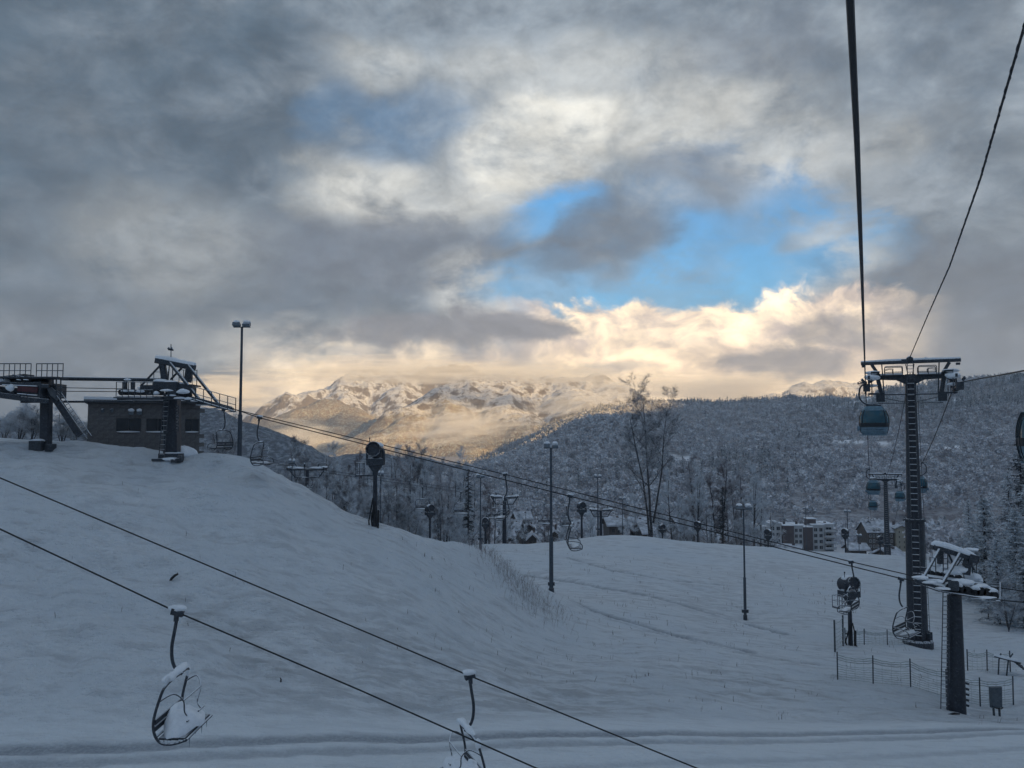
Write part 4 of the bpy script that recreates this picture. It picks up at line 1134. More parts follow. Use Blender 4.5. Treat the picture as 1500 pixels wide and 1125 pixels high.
# ------------------------------------------------------------------ gondola cabins
MAT['cabin_glass'] = mat_plain('tinted_cabin_glazing', (0.018, 0.075, 0.105), 0.10, var=0.2, scale=0.8)
MAT['cabin_roof'] = mat_plain('pale_blue_grey_roof', (0.10, 0.19, 0.25), 0.45, snow=0.35, snow_lo=0.85)
MAT['cabin_low'] = mat_plain('grey_cabin_panel', (0.13, 0.21, 0.27), 0.4, frost=0.12)
MAT['cabin_belt'] = mat_plain('black_belt', (0.010, 0.016, 0.022), 0.35)
def cab_r(z):     # half-width of the shell at a height above its floor
    K = [(0.0, 0.74), (0.05, 0.82), (0.25, 0.93), (0.62, 1.00), (0.95, 1.02), (1.3, 0.99), (1.6, 0.91), (1.85, 0.80), (2.02, 0.68), (2.12, 0.60), (2.16, 0.50), (2.17, 0.05)]
    return float(np.interp(z, [k[0] for k in K], [k[1] for k in K]))
def cab_ring(z, grow=0.0, n=32):
    r = cab_r(z) + grow; out = []
    for j in range(n):
        a = 2 * math.pi * j / n; c, s = math.cos(a), math.sin(a)
        q = (abs(c) ** 3.0 + abs(s) ** 3.0) ** (-1 / 3.0)
        out.append((r * q * c, r * 0.98 * q * s, z))
    return out
def make_cabin(loc, rz, label, group):
    """origin at the rope grip; the shell hangs 2.0 m lower and to the right of the rope"""
    root = empty('gondola_cabin', loc, rz, label, 'gondola cabin', group)
    ox, oz = 0.52, -3.85
    def shell(name, zs, mat, grow=0.0):
        m = MB(); m.quadring([[(x + ox, y, z + oz) for x, y, z in cab_ring(z, grow)] for z in zs], 32, True, True)
        return m.build(name, mat, root, True, angle=35)
    shell('lower_panel', [0.0, 0.04, 0.15, 0.3, 0.45, 0.60], MAT['cabin_low'])
    shell('belt', [0.605, 0.66, 0.80, 0.90], MAT['cabin_belt'], 0.012)
    shell('glazing', [0.905, 1.1, 1.3, 1.5, 1.7, 1.80], MAT['cabin_glass'])
    shell('roof', [1.805, 1.9, 2.02, 2.1, 2.14, 2.165, 2.17], MAT['cabin_roof'], 0.012)
    for sx in (-1, 1):
        m = MB()
        for y in (-0.34, 0.0, 0.34):
            m.tube([(ox + sx * (cab_r(z) + 0.006), y, oz + z) for z in (0.15, 0.4, 0.7, 1.0, 1.3, 1.6, 1.82)], 0.022, 6)
        m.build('door', MAT['cabin_belt'], root)
    for a in (45, 135, 225, 315):
        m = MB(); c, s = math.cos(math.radians(a)), math.sin(math.radians(a)); q = (abs(c) ** 3.0 + abs(s) ** 3.0) ** (-1 / 3.0)
        m.tube([(ox + (cab_r(z) + .004) * q * c, (cab_r(z) * .98 + .004) * q * s, oz + z) for z in (0.9, 1.1, 1.3, 1.5, 1.7, 1.85)], 0.035, 6)
        m.build('corner_post', MAT['cabin_belt'], root)
    m = MB()
    m.bar((ox - 0.8, -0.97, oz + 0.33), (ox + 0.8, -0.97, oz + 0.33), 0.05, 0.05).bar((ox - 0.8, -0.99, oz + 0.48), (ox + 0.8, -0.99, oz + 0.48), 0.04, 0.05)
    m.bar((ox - 0.85, -0.80, oz + 0.02), (ox + 0.85, -0.80, oz + 0.02), 0.12, 0.08)
    m.build('bumper', MAT['cabin_low'], root)
    m = MB()
    for y in (-0.45, -0.15, 0.15, 0.45): m.box((ox - 1.06, y, oz + 0.52), (0.20, 0.20, 0.30))
    m.bar((ox - 1.10, -0.6, oz + 0.36), (ox - 1.10, 0.6, oz + 0.36), 0.12, 0.05); m.box((ox - 0.92, -0.2, oz + 0.02), (0.2, 1.2, 0.07))
    m.build('ski_rack', MAT['cabin_low'], root)
    m = MB()
    m.tube(curve_pts([(-0.12, 0, -0.05), (-0.36, 0, -0.30), (-0.44, 0, -0.75), (-0.40, 0, -1.15), (-0.12, 0, -1.46), (0.20, 0, -1.56), (0.80, 0, -1.58)], 6), 0.062, 8)
    m.bar((ox - 0.5, -0.45, -1.64), (ox + 0.5, -0.45, -1.64), 0.08, 0.08).bar((ox - 0.5, 0.45, -1.64), (ox + 0.5, 0.45, -1.64), 0.08, 0.08).bar((ox, -.5, -1.62), (ox, .5, -1.62), .1, .08)
    m.build('hanger', MAT['steel'], root)
    m = MB(); m.box((0, 0, 0.02), (0.24, 0.7, 0.22)).bar((-0.5, 0.15, 0.04), (0.0, 0.1, 0.02), 0.07, 0.07).bar((-0.42, -0.2, 0.14), (-0.1, -0.15, 0.02), 0.06, 0.06); wheel(m, (-0.5, 0.15, 0.05), (1, 0, 0), 0.1, 0.08, 10)
    m.build('grip', MAT['steel'], root)
    return root
gc = 'cabins on the gondola line'
def along(a, b, t, sag): p = a.lerp(b, t); p.z -= sag * 4 * t * (1 - t); return p
cabA = make_cabin(eL1a + Vector((0, 0, -0.0)) - R1 @ Vector((0, 1.2, 0)), -LINE, 'large blue-glazed gondola cabin hanging left of the tall mast head', gc)
copy_tree(cabA, None, 'blue-grey gondola cabin cut off by the right edge of the view', pr + (pr - eR1a).normalized() * 8.3 + Vector((0, 0, 0.33)), math.pi - LINE)
copy_tree(cabA, None, 'small dark cabin left of the distant mast, higher and larger of a pair', along(eL1b, eL2, 0.52, 1.6), -LINE)
copy_tree(cabA, None, 'tiny dark cabin directly beneath another small cabin, left of the distant mast', along(eL2, eL3, 0.14, 1.6), -LINE)
copy_tree(cabA, None, 'small dark cabin just right of the distant mast', along(eR1b, eR2, 0.97, 2.4), math.pi - LINE)
copy_tree(cabA, None, 'small dark cabin half hidden behind the tall mast column', along(eR1b, eR2, 0.36, 2.4), math.pi - LINE)

# ------------------------------------------------------------------ snow guns on posts
def make_gun(loc, rz, label, h=3.1, stand=True):
    root = empty('snow_gun', loc, rz, label, 'snow gun', 'snow guns along the pistes')
    MB().tube([(0, 0, -0.3), (0, 0, h * .6), (0, 0, h - 0.5)], [0.17, 0.145, 0.13], 14).build('post', MAT['pole'], root)
    MB().lathe([(0.17, h - 0.55), (0.18, h - 0.35), (0.45, h + 0.02), (0.45, h + 0.08)], (0, 0, 0), (0, 0, 1), 16).build('turntable', MAT['steel'], root)
    m = MB()
    m.box((0, 0.05, h + 0.30), (1.06, 1.1, 0.42)); m.bar((0.52, -0.2, h + 0.4), (0.50, -0.2, h + 1.1), 0.10, 0.14).bar((-0.52, -0.2, h + 0.4), (-0.50, -0.2, h + 1.1), 0.10, 0.14)
    m.tube([(0.56, -0.45, h + .1), (0.56, -0.45, h + 1.05), (0.40, -0.45, h + 1.15)], 0.025, 5).tube([(0.56, 0.35, h + .1), (0.56, 0.35, h + 0.9)], 0.025, 5)
    m.build('cradle', MAT['steel'], root)
    ax = Vector((-0.12, -0.97, 0.20)).normalized(); c = Vector((-0.02, 0, h + 1.0))
    m = MB(); m.lathe([(0.36, 0.55), (0.42, 0.66), (0.46, 0.62), (0.47, 0.3), (0.46, -0.2), (0.48, -0.62), (0.50, -0.70), (0.44, -0.70), (0.41, -0.5), (0.40, 0.5)], c, ax, 26)
    m.build('barrel', MAT['pole'], root)
    a = ax.orthogonal().normalized(); b = ax.cross(a)
    m = MB(); m.lathe([(0.02, 0.50), (0.15, 0.46), (0.17, 0.30), (0.17, 0.05)], c, ax, 14)
    for k in range(9):
        t = k * 2 * math.pi / 9; d1 = a * math.cos(t) + b * math.sin(t); d2 = a * math.cos(t + .35) + b * math.sin(t + .35)
        i0 = len(m.v); m.v += [tuple(c + ax * .36 + d1 * .16), tuple(c + ax * .24 + d2 * .16), tuple(c + ax * .24 + d2 * .40), tuple(c + ax * .36 + d1 * .40)]
        m.f += [(i0, i0 + 1, i0 + 2, i0 + 3)]
        m.v += [tuple(Vector(v) - ax * .015) for v in m.v[i0:i0 + 4]]; m.f += [(i0 + 7, i0 + 6, i0 + 5, i0 + 4)]
    m.build('fan', MAT['steel'], root)
    m = MB()
    for k in range(12):
        t = k * 2 * math.pi / 12; d1 = a * math.cos(t) + b * math.sin(t); m.lathe([(0.03, 0.60), (0.03, 0.70), (0.012, 0.75)], c + d1 * 0.43, ax, 6)
    m.tube([c + ax * .64 + (a * math.cos(t * .2618) + b * math.sin(t * .2618)) * .475 for t in range(25)], 0.02, 5)
    m.build('nozzle_ring', MAT['rung'], root)
    m = MB(); m.blob((-0.02 + 0.05, 0.12, h + 1.36), (0.42, 0.55, 0.22), 31, 14, 7); m.blob((0.0, 0.35, h + 0.55), (0.4, 0.3, 0.10), 33, 10, 5)
    m.build('snow_cap', MAT['snowcap'], root)
    m = MB().tube([(-0.40, 0, h + 1.3), (-0.38, 0, h + 1.85)], 0.025, 5); m.box((-0.38, 0, h + 1.8), (0.07, 0.07, 0.12)); m.build('sensor_mast', MAT['steel'], root)
    if stand:
        m = MB(); z = h - 0.55
        m.bar((-0.1, 0, z), (-1.20, 0, z - 0.05), 0.09, 0.09); m.bar((-1.20, -.35, z - .05), (-1.20, .35, z - .05), .07, .07)
        for x in (-1.20, -0.74):
            for y in (-0.35, 0.35): m.tube([(x, y, z), (x, y, z + 0.78)], 0.022, 5)
        for zz in (0.78, 0.42):
            m.tube([(-1.20, -.35, z + zz), (-.74, -.35, z + zz)], 0.022, 5).tube([(-1.20, .35, z + zz), (-.74, .35, z + zz)], 0.022, 5).tube([(-1.20, -.35, z + zz), (-1.20, .35, z + zz)], 0.022, 5).tube([(-.74, -.35, z + zz), (-.74, .35, z + zz)], .022, 5)
        m.tube([(-.97, -.35, z), (-.97, -.35, z + .78)], .022, 5)
        m.bar((-1.22, 0, z), (-.72, 0, z), .72, .05)
        m.tube([(-.70, -.2, z), (-.70, -.2, z - .5)], .022, 5).tube([(-.45, -.2, z), (-.45, -.2, z - .5)], .022, 5).tube([(-.70, -.2, z - .5), (-.45, -.2, z - .5)], .022, 5).tube([(-.70, -.2, z - .26), (-.45, -.2, z - .26)], .022, 5)
        m.build('service_platform', MAT['steel'], root)
        m = MB(); rnd = random.Random(3)
        for k in range(4):
            x = rnd.uniform(-.3, .3); y = rnd.uniform(-.3, .1)
            m.tube(curve_pts([(x * .4, -.2, 1.2 + .2 * k), (x, y - .1, .8), (x * 1.3, y, .3), (x * 1.6 + .15, y - .1, -.1)], 5), 0.045, 6)
        m.bar((.22, -.2, -.2), (.25, -.2, 1.05), .16, .12); m.box((-.3, -.1, .85), (.34, .1, .06))
        m.build('hoses', MAT['rubber'], root)
    return root
def stand_at(px, py, d, sink=0.0):
    p = W(px, py, d); p.z = gz(p.x, p.y) - sink; return p
g0 = stand_at(549, 768, 55)
gun = make_gun(g0, 0.06, 'large black fan snow gun on a post with side platform, on the left slope ridge', h=W(549, 681, 55).z - g0.z - 0.1)
g1 = stand_at(1246, 943, 61)
gun2 = make_gun(g1, 0.35, 'fan snow gun on a pale post inside the netting at lower right', h=W(1246, 876, 61).z - g1.z)
for px, y0, d, s, lab in ((630, 745, 112, 0.95, 'small snow gun with round snow cap among the trees left of centre'), (711, 763, 118, 0.85, 'small snow gun beside the thin lamp post left of the small lift mast'),
                          (852, 741, 128, 1.05, 'small snow gun tilted on its post just right of the central hanging chair'), (1022, 768, 140, 0.9, 'small snow gun below the tall bare tree, at the field edge'),
                          (970, 772, 138, 0.8, 'small dark snow gun at the foot of the tall bare tree'), (1125, 780, 135, 0.95, 'small snow gun at the left end of the apartment block'), (1238, 779, 150, 1.0, 'small snow gun right of the apartment block'), (1289, 789, 160, 0.9, 'small snow gun left of the distant gondola mast foot')):
    p = W(px, y0, d); gzz = gz(p.x, p.y)
    hh = (p.z - gzz) / s - 1.0
    make_gun(Vector((p.x, p.y, gzz)), random.Random(px).uniform(-.6, .6), lab, h=max(1.6, hh), stand=False).scale = (s, s, s)

# ------------------------------------------------------------------ floodlight posts
def make_post(px, ytop, ybase, d, label, box=False, r=0.085, head=1.0, behind=False):
    top = W(px, ytop, d); b = W(px, ybase, d); g = gz(top.x, top.y)
    h = top.z - g
    root = empty('lamp_post', (top.x, top.y, g), 0, label, 'lamp post', 'floodlight posts along the pistes')
    MB().tube([(0, 0, -0.3), (0, 0, h * 0.38), (0, 0, h * 0.38 + .02), (0, 0, h - 0.1)], [r * 1.25, r * 1.15, r * .8, r * .62], 10).build('post', MAT['lamp_post'], root)
    MB().bar((-0.62 * head, 0, h - 0.06), (0.62 * head, 0, h - 0.06), 0.08, 0.07).build('cross_bar', MAT['steel'], root)
    for s in (-1, 1):
        lm = MB().box((s * 0.36 * head, -0.12, h + 0.10), (0.52 * head, 0.42 * head, 0.24), rx=0.35 * s).build('floodlight', MAT['lamp_house'], root)
        MB().blob((s * 0.36 * head, -0.1, h + 0.28), (0.27 * head, 0.24 * head, 0.16), px + s, 10, 6, 0.1, 0.5).build('snow_cap', MAT['snowcap'], lm)
    MB().tube([(-0.5 * head, 0, h - .05), (-0.5 * head, 0, h + .28)], 0.02, 5).tube([(0.5 * head, 0, h - .05), (0.5 * head, 0, h + .28)], 0.02, 5).build('bracket', MAT['steel'], root)
    if box:
        zb = W(px, ybase - 11, d).z - g
        MB().box((0, 0, zb), (0.50, 0.24, 0.26)).lathe([(r * 1.6, -0.1), (r * 1.6, zb - .35), (r * 1.3, zb - .3)], (0, 0, 0), (0, 0, 1), 10).build('junction_box', MAT['steel'], root)
    return root
MAT['lamp_post'] = mat_plain('grey_lamp_post', (0.060, 0.075, 0.095), 0.5, 0.2, frost=0.05)
MAT['lamp_house'] = mat_plain('lamp_housing', (0.14, 0.17, 0.20), 0.5, snow=0.7)
make_post(354.5, 478, 666, 62, 'tall lamp post with two snow-capped floodlights beside the hilltop station', r=0.14, head=1.0)
make_post(807, 655, 866, 64, 'tall lamp post with two floodlights standing in the middle of the snowfield', box=True, r=0.13, head=0.85)
make_post(1089, 745, 906, 70, 'lamp post with snowy floodlights standing alone in the field right of centre', box=True, r=0.10, head=1.0)
make_post(704, 699, 800, 92, 'slim lamp post with one dark box near its foot, left of the small lift mast', box=True, r=0.09, head=0.7)
make_post(875.5, 699, 786, 127, 'slim lamp post at the field edge left of the tall bare tree', box=True, r=0.1, head=0.9)
make_post(911.5, 731, 786, 150, 'slim lamp post rising behind the pair of chalets', r=0.09, head=1.0)
make_post(558, 696, 768, 80, 'thin lamp post close behind the large snow gun', r=0.06, head=0.45)
make_post(1241, 750, 812, 160, 'slim lamp post right of the apartment block', r=0.1, head=1.0)
make_post(1180, 745, 800, 300, 'slim lamp post rising above the apartment block roof', r=0.13, head=1.6)
make_post(1258, 785, 812, 165, 'short slim lamp post in front of the low snowy shed', r=0.09, head=0.8)
make_post(428, 678, 720, 85, 'short lamp post behind the crest of the left slope', r=0.07, head=0.5)

# ------------------------------------------------------------------ small lift masts in the middle distance
def make_tmast(px, ytop, d, w, label, r=0.22):
    top = W(px, ytop, d); g = gz(top.x, top.y); h = top.z - g
    root = empty('lift_mast', (top.x, top.y, g), 0, label, 'lift tower', 'masts of the far chairlift')
    MB().tube([(0, 0, -0.3), (0, 0, h)], [r * 1.15, r * .85], 12).build('column', MAT['pole'], root)
    m = MB(); m.bar((-w, 0, h), (w, 0, h), 0.22, 0.20); m.bar((-w * .75, 0, h - .9), (w * .75, 0, h - .9), 0.14, 0.14)
    for s in (-1, 1):
        m.bar((s * w, -.2, h - .1), (s * w * .7, 0, h - .9), .12, .12); m.bar((s * w, -1.2, h + .05), (s * w, 1.2, h), .16, .22); m.bar((s * w * .55, 0, h), (s * w * .7, 0, h + .7), .1, .1)
        for y in (-.9, -.3, .3, .9): wheel(m, (s * (w + .12), y, h + .18), (1, 0, 0), .2, .1, 8)
    m.build('cross_arm', MAT['steel'], root)
    m = MB()
    for s in (-1, 1): m.blob((s * w * .6, 0, h + .22), (w * .4, .3, .14), px + s, 10, 5); m.blob((s * w, 0, h + .3), (.3, 1.0, .12), px + s + 5, 8, 5)
    m.build_each('snow_lump', MAT['snowcap'], root)
    return root
t1 = make_tmast(739, 729, 120, 1.7, 'slim lift mast with double crossarm left of the central lamp post', .28)
t2 = make_tmast(880, 748, 131, 1.5, 'small lift mast with snowy crossarm behind the lamp post left of the chalets', .22)
t3 = make_tmast(450, 688, 100, 2.0, 'snow-topped lift mast head peeping over the crest of the left slope', .25)
farA = [W(380, 672, 88), W(438, 687, 100), W(722, 727, 120), W(866, 746, 131), W(960, 775, 150)]
farB = [W(395, 672, 88), W(462, 687, 100), W(756, 727, 120), W(894, 746, 131), W(985, 775, 150)]
rope('haul_rope', farA, 0.02, 'hair-thin rope of the far chairlift, left of the pair', group='ropes of the far chairlift', steps=5)
rope('haul_rope', farB, 0.02, 'hair-thin rope of the far chairlift, right of the pair', group='ropes of the far chairlift', steps=5)
cf = None
for i, (px, py, d, lab) in enumerate(((619, 714, 113, 'tiny snowy chair among frosted trees left of the round-capped snow gun'), (675, 721, 116, 'tiny snowy chair among frosted trees, left of the thin lamp post'), (723, 728, 119, 'tiny snowy chair between the thin lamp post and the small lift mast'),
                                      (797, 738, 125, 'tiny snowy chair left of the central lamp post'), (446, 680, 98, 'tiny chair by the lift mast behind the slope crest'), (830, 742, 128, 'tiny snowy chair above the central hanging chair seat'))):
    o = copy_tree(c0, None, lab, W(px, py, d), -math.pi / 2 + 0.15 * (i % 3)); o['group'] = 'chairs on the far chairlift'
# ------------------------------------------------------------------ hut behind the hilltop tower
MAT['hut_wall'] = mat_plain('brown_grey_masonry', (0.150, 0.145, 0.145), 0.85, var=0.25, scale=5)
MAT['hut_frame'] = mat_plain('dark_window_frame', (0.06, 0.064, 0.07), 0.6)
_b3 = W(212, 655, 63.5); _b3.z = min(gz(_b3.x + q, _b3.y) for q in (-3, 0, 3)) - 0.6
hut = empty('lift_hut', _b3, 0.40, 'low flat-roofed brown-grey lift hut with dark windows on the hilltop', 'hut')
pxm = 63.5 / F_PX * 1.07
zt = W(212, 591, 63.5).z - _b3.z
x0, x1 = (141 - 212) * pxm, (282 - 212) * pxm
def hx(px): return (px - 212) * pxm
def hz(py): return W(212, py, 63.5).z - _b3.z
m = MB()
holes = [(175.5, 207, 632, 612.5), (213, 243, 632, 612.5), (262.5, 281, 632, 613.5)]
xs = sorted({x0, x1} | {hx(v) for h in holes for v in h[:2]})
zs_ = sorted({0.0, zt} | {hz(632), hz(613)})
for i in range(len(xs) - 1):
    mid = (xs[i] + xs[i + 1]) / 2
    inh = any(hx(h[0]) < mid < hx(h[1]) for h in holes)
    if inh:
        m.box((mid, 0.15, (zs_[0] + zs_[1]) / 2), (xs[i + 1] - xs[i], 0.3, zs_[1] - zs_[0])); m.box((mid, 0.15, (zs_[2] + zs_[3]) / 2), (xs[i + 1] - xs[i], 0.3, zs_[3] - zs_[2]))
    else: m.box((mid, 0.15, zt / 2), (xs[i + 1] - xs[i], 0.3, zt))
m.box((x0 + 0.15, 3.2, zt / 2), (0.3, 5.79, zt)); m.box((x1 - 0.15, 3.2, zt / 2), (0.3, 5.79, zt)); m.box(((x0 + x1) / 2, 6.25, zt / 2), (x1 - x0, 0.3, zt))
m.build('wall', MAT['hut_wall'], hut, smooth=False)
# masonry courses on the front: individual blocks, slightly proud and uneven
rnd = random.Random(2); bm_ = {}
for rz_ in range(int(zt / 0.32)):
    zc = 0.16 + rz_ * 0.32; off = 0.35 if rz_ % 2 else 0
    x = x0 + off
    while x < x1 - 0.3:
        w_ = 0.68
        if not any(hx(h[0]) - .36 < x + w_ / 2 < hx(h[1]) + .36 and hz(h[2]) - .18 < zc < hz(h[3]) + .18 for h in holes) and zc > 0.9:
            if 'b' not in bm_:
                o = MB().box((0, 0, 0), (0.655, 0.05, 0.295)).build('block', MAT['hut_wall'], hut, smooth=False); bm_['b'] = o
            else:
                o = bm_['b'].copy(); COL.objects.link(o); o.parent = hut
            o.location = (x + w_ / 2, -0.012 - rnd.uniform(0, 0.02), zc)
        x += 0.7
for a, b, c, d in holes:
    f = MB()
    xa, xb, za, zb = hx(a), hx(b), hz(c), hz(d)
    f.bar((xa, 0.08, za), (xb, 0.08, za), 0.12, 0.09).bar((xa, 0.08, zb), (xb, 0.08, zb), 0.12, 0.09).bar((xa, 0.08, za), (xa, 0.08, zb), 0.09, 0.12).bar((xb, 0.08, za), (xb, 0.08, zb), 0.09, 0.12)
    n = 2
    for k in range(1, n): f.bar((xa + (xb - xa) * k / n, 0.08, za), (xa + (xb - xa) * k / n, 0.08, zb), 0.06, 0.08)
    w_ = f.build('window', MAT['hut_frame'], hut)
    MB().box(((xa + xb) / 2, 0.12, (za + zb) / 2), (xb - xa, 0.02, zb - za)).build('pane', MAT['glass'], w_, smooth=False)
    MB().blob(((xa + xb) / 2, -0.05, za - 0.03), ((xb - xa) / 2, 0.12, 0.06), int(a), 14, 5, 0.06).build('snowy_sill', MAT['snowcap'], w_)
MB().box(((x0 + x1) / 2, 3.1, zt + 0.11), (x1 - x0 + 0.5, 7.0, 0.22)).build('roof', MAT['hut_frame'], hut, smooth=False)
MB().box(((x0 + x1) / 2, 3.1, zt + 0.32), (x1 - x0 + 0.55, 7.05, 0.2)).build('roof_snow', MAT['snowcap'], hut)
for x in (194, 204):
    lm = MB().box((hx(x), -0.22, hz(604)), (0.34, 0.3, 0.26), rx=.5).bar((hx(x), 0, hz(604)), (hx(x), -.2, hz(604)), .06, .06).build('floodlight', MAT['lamp_house'], hut)
    MB().blob((hx(x), -0.25, hz(601)), (0.20, 0.2, 0.12), x, 9, 5).build('snow_cap', MAT['snowcap'], lm)
for x in (159, 170): MB().box((hx(x), -.1, hz(603)), (.2, .2, .2)).blob((hx(x), -.12, hz(601)), (.14, .14, .1), x, 8, 4).build('floodlight', MAT['lamp'], hut)
_h = W(271, 660, 58.6); _h.z = gz(_h.x, _h.y)
MB().blob((0, 0, 0), (0.75, 0.8, 0.62), 77, 20, 9, 0.16, 0.3).build('snow_heap', MAT['snowcap']).location = _h
tag(bpy.data.objects['snow_heap'], 'heap of snow at the foot of the hilltop tower, against the hut', 'snow heap')

# ------------------------------------------------------------------ houses and apartment blocks in the valley
MAT['w_white'] = mat_plain('pale_render_wall', (0.42, 0.43, 0.44), 0.85, var=0.1, scale=0.4)
MAT['w_brown'] = mat_plain('dark_red_brown_cladding', (0.105, 0.088, 0.090), 0.8, var=0.15, scale=0.5)
MAT['w_beige'] = mat_plain('sand_render_wall', (0.33, 0.31, 0.26), 0.85, var=0.1, scale=0.4)
MAT['w_wood'] = mat_plain('dark_timber_wall', (0.085, 0.076, 0.072), 0.85, var=0.3, scale=1.2)
MAT['roofsnow'] = mat_plain('thin_roof_snow', (0.46, 0.48, 0.52), 0.85, var=0.35, scale=.5)
MAT['w_win'] = mat_plain('dark_window', (0.020, 0.026, 0.034), 0.25, var=0.3, scale=0.5)

def facade(m_w, root, x0, x1, z0, z1, y, cols, rows, fw=0.62, fh=0.6):
    """windows let into a front: each a frame with its pane"""
    cw = (x1 - x0) / cols; ch = (z1 - z0) / rows
    for i in range(cols):
        for j in range(rows):
            cx_, cz_ = x0 + (i + .5) * cw, z0 + (j + .5) * ch
            a, b = cw * fw / 2, ch * fh / 2
            f = MB()
            f.bar((cx_ - a, y - .03, cz_ - b), (cx_ + a, y - .03, cz_ - b), .16, .14).bar((cx_ - a, y - .03, cz_ + b), (cx_ + a, y - .03, cz_ + b), .16, .14)
            f.bar((cx_ - a, y - .03, cz_ - b), (cx_ - a, y - .03, cz_ + b), .14, .16).bar((cx_ + a, y - .03, cz_ - b), (cx_ + a, y - .03, cz_ + b), .14, .16).bar((cx_, y - .03, cz_ - b), (cx_, y - .03, cz_ + b), .1, .1)
            w_ = f.build('window', m_w, root, smooth=False)
            MB().box((cx_, y - .02, cz_), (2 * a, .06, 2 * b)).build('pane', MAT['w_win'], w_, smooth=False)

def apartment_block():
    d = 380.0; k = d / F_PX
    base = W(1172, 800, d); base.z = z_big(base.x, base.y).item() - 1.0
    root = empty('apartment_block', base, -0.04, 'long apartment block with alternating pale and dark red-brown bays in the valley', 'building')
    zz = lambda py: W(1172, py, d).z - base.z
    xx = lambda px: (px - 1172) * k
    bays = [(1120, 1128, 773, 'w_white', 4, 1, 3), (1128, 1146, 767, 'w_white', 3, 2, 0), (1147, 1163, 770, 'w_brown', 0, 0, -.8), (1163, 1177, 770, 'w_white', 2.2, 2, 0), (1177, 1190, 772, 'w_brown', 0, 0, -.8), (1190, 1207, 769, 'w_white', 2.2, 2, 0), (1207, 1221, 768, 'w_white', 2.4, 1, .6)]
    for a, b, yt, mt, _, cols, dy in bays:
        z1 = zz(yt)
        MB().box(((xx(a) + xx(b)) / 2, 6 + dy, z1 / 2), (xx(b) - xx(a) - 0.02, 12, z1)).build('wall', MAT[mt], root, smooth=False)
        MB().box(((xx(a) + xx(b)) / 2, 6 + dy, z1 + .16), (xx(b) - xx(a) + .3, 12.4, .32)).build('roof_snow', MAT['snowcap'], root, smooth=False)
        if cols: facade(MAT[mt], root, xx(a) + .3, xx(b) - .3, zz(806), z1 - .8, dy, cols, 4, .66, .62)
    m = 0
    for j in range(4):
        z = zz(806) + (zz(772) - zz(806)) * (j + .25) / 4
        m = MB().box(((xx(1207) + xx(1221)) / 2 + .3, -.4, z), (xx(1221) - xx(1207) + .6, 2.0, .2)); m.box(((xx(1207) + xx(1221)) / 2 + .3, -1.36, z + .5), (xx(1221) - xx(1207) + .6, .08, .9)); m.build('balcony', MAT['w_white'], root, smooth=False)
    MB().box((xx(1193), 6, zz(768) + 1.0), (xx(1199) - xx(1187), 5, zz(762) - zz(769))).build('penthouse', MAT['w_brown'], root, smooth=False)
    MB().box((xx(1193), 6, zz(761.5) + .2), (xx(1199) - xx(1187) + .5, 5.5, .3)).build('roof_snow', MAT['snowcap'], root, smooth=False)
    for px in (1153, 1171, 1184, 1212): MB().box((xx(px), 4, zz(767.5)), (.9, .9, 1.4)).build('chimney', MAT['w_brown'], root, smooth=False)
apartment_block()

def gable(root, x0, x1, y0, y1, z0, zh, m_wall, along_x=True, over=0.7, snow=0.3, rise=0.45):
    w, l = x1 - x0, y1 - y0
    MB().box(((x0 + x1) / 2, (y0 + y1) / 2, (z0 + zh) / 2), (w, l, zh - z0)).build('wall', m_wall, root, smooth=False)
    if along_x:
        r = l / 2 * rise * 2; prof = [(-l / 2 - over, -over * rise * 2 * .9), (0, r), (l / 2 + over, -over * rise * 2 * .9)]
        def poly(t): return [(prof[0][0], prof[0][1]), (0, prof[1][1]), (prof[2][0], prof[2][1]), (prof[2][0], prof[2][1] + t), (0, prof[1][1] + t), (prof[0][0], prof[0][1] + t)]
        MB().prism([(-l / 2, 0), (l / 2, 0), (0, r)], (x0, (y0 + y1) / 2, zh), (0, 1, 0), (0, 0, 1), (1, 0, 0), w).build('gable', m_wall, root, smooth=False)
        ro = MB().prism(poly(.2), (x0 - over, (y0 + y1) / 2, zh + .03), (0, 1, 0), (0, 0, 1), (1, 0, 0), w + 2 * over).build('roof', MAT['w_wood'], root, smooth=False)
        MB().prism(poly(snow), (x0 - over - .03, (y0 + y1) / 2, zh + .24), (0, 1.005, 0), (0, 0, 1), (1, 0, 0), w + 2 * over + .06).build('roof_snow', MAT['roofsnow'], ro, smooth=False)
    else:
        r = w / 2 * rise * 2; prof = [(-w / 2 - over, -over * rise * 2 * .9), (0, r), (w / 2 + over, -over * rise * 2 * .9)]
        def poly(t): return [(prof[2][0], prof[2][1]), (0, prof[1][1]), (prof[0][0], prof[0][1]), (prof[0][0], prof[0][1] + t), (0, prof[1][1] + t), (prof[2][0], prof[2][1] + t)]
        MB().prism([(-w / 2, 0), (w / 2, 0), (0, r)], ((x0 + x1) / 2, y1, zh), (1, 0, 0), (0, 0, 1), (0, -1, 0), l).build('gable', m_wall, root, smooth=False)
        ro = MB().prism(poly(.2), ((x0 + x1) / 2, y1 + over, zh + .03), (1, 0, 0), (0, 0, 1), (0, -1, 0), l + 2 * over).build('roof', MAT['w_wood'], root, smooth=False)
        MB().prism(poly(snow), ((x0 + x1) / 2, y1 + over + .03, zh + .24), (1.005, 0, 0), (0, 0, 1), (0, -1, 0), l + 2 * over + .06).build('roof_snow', MAT['roofsnow'], ro, smooth=False)

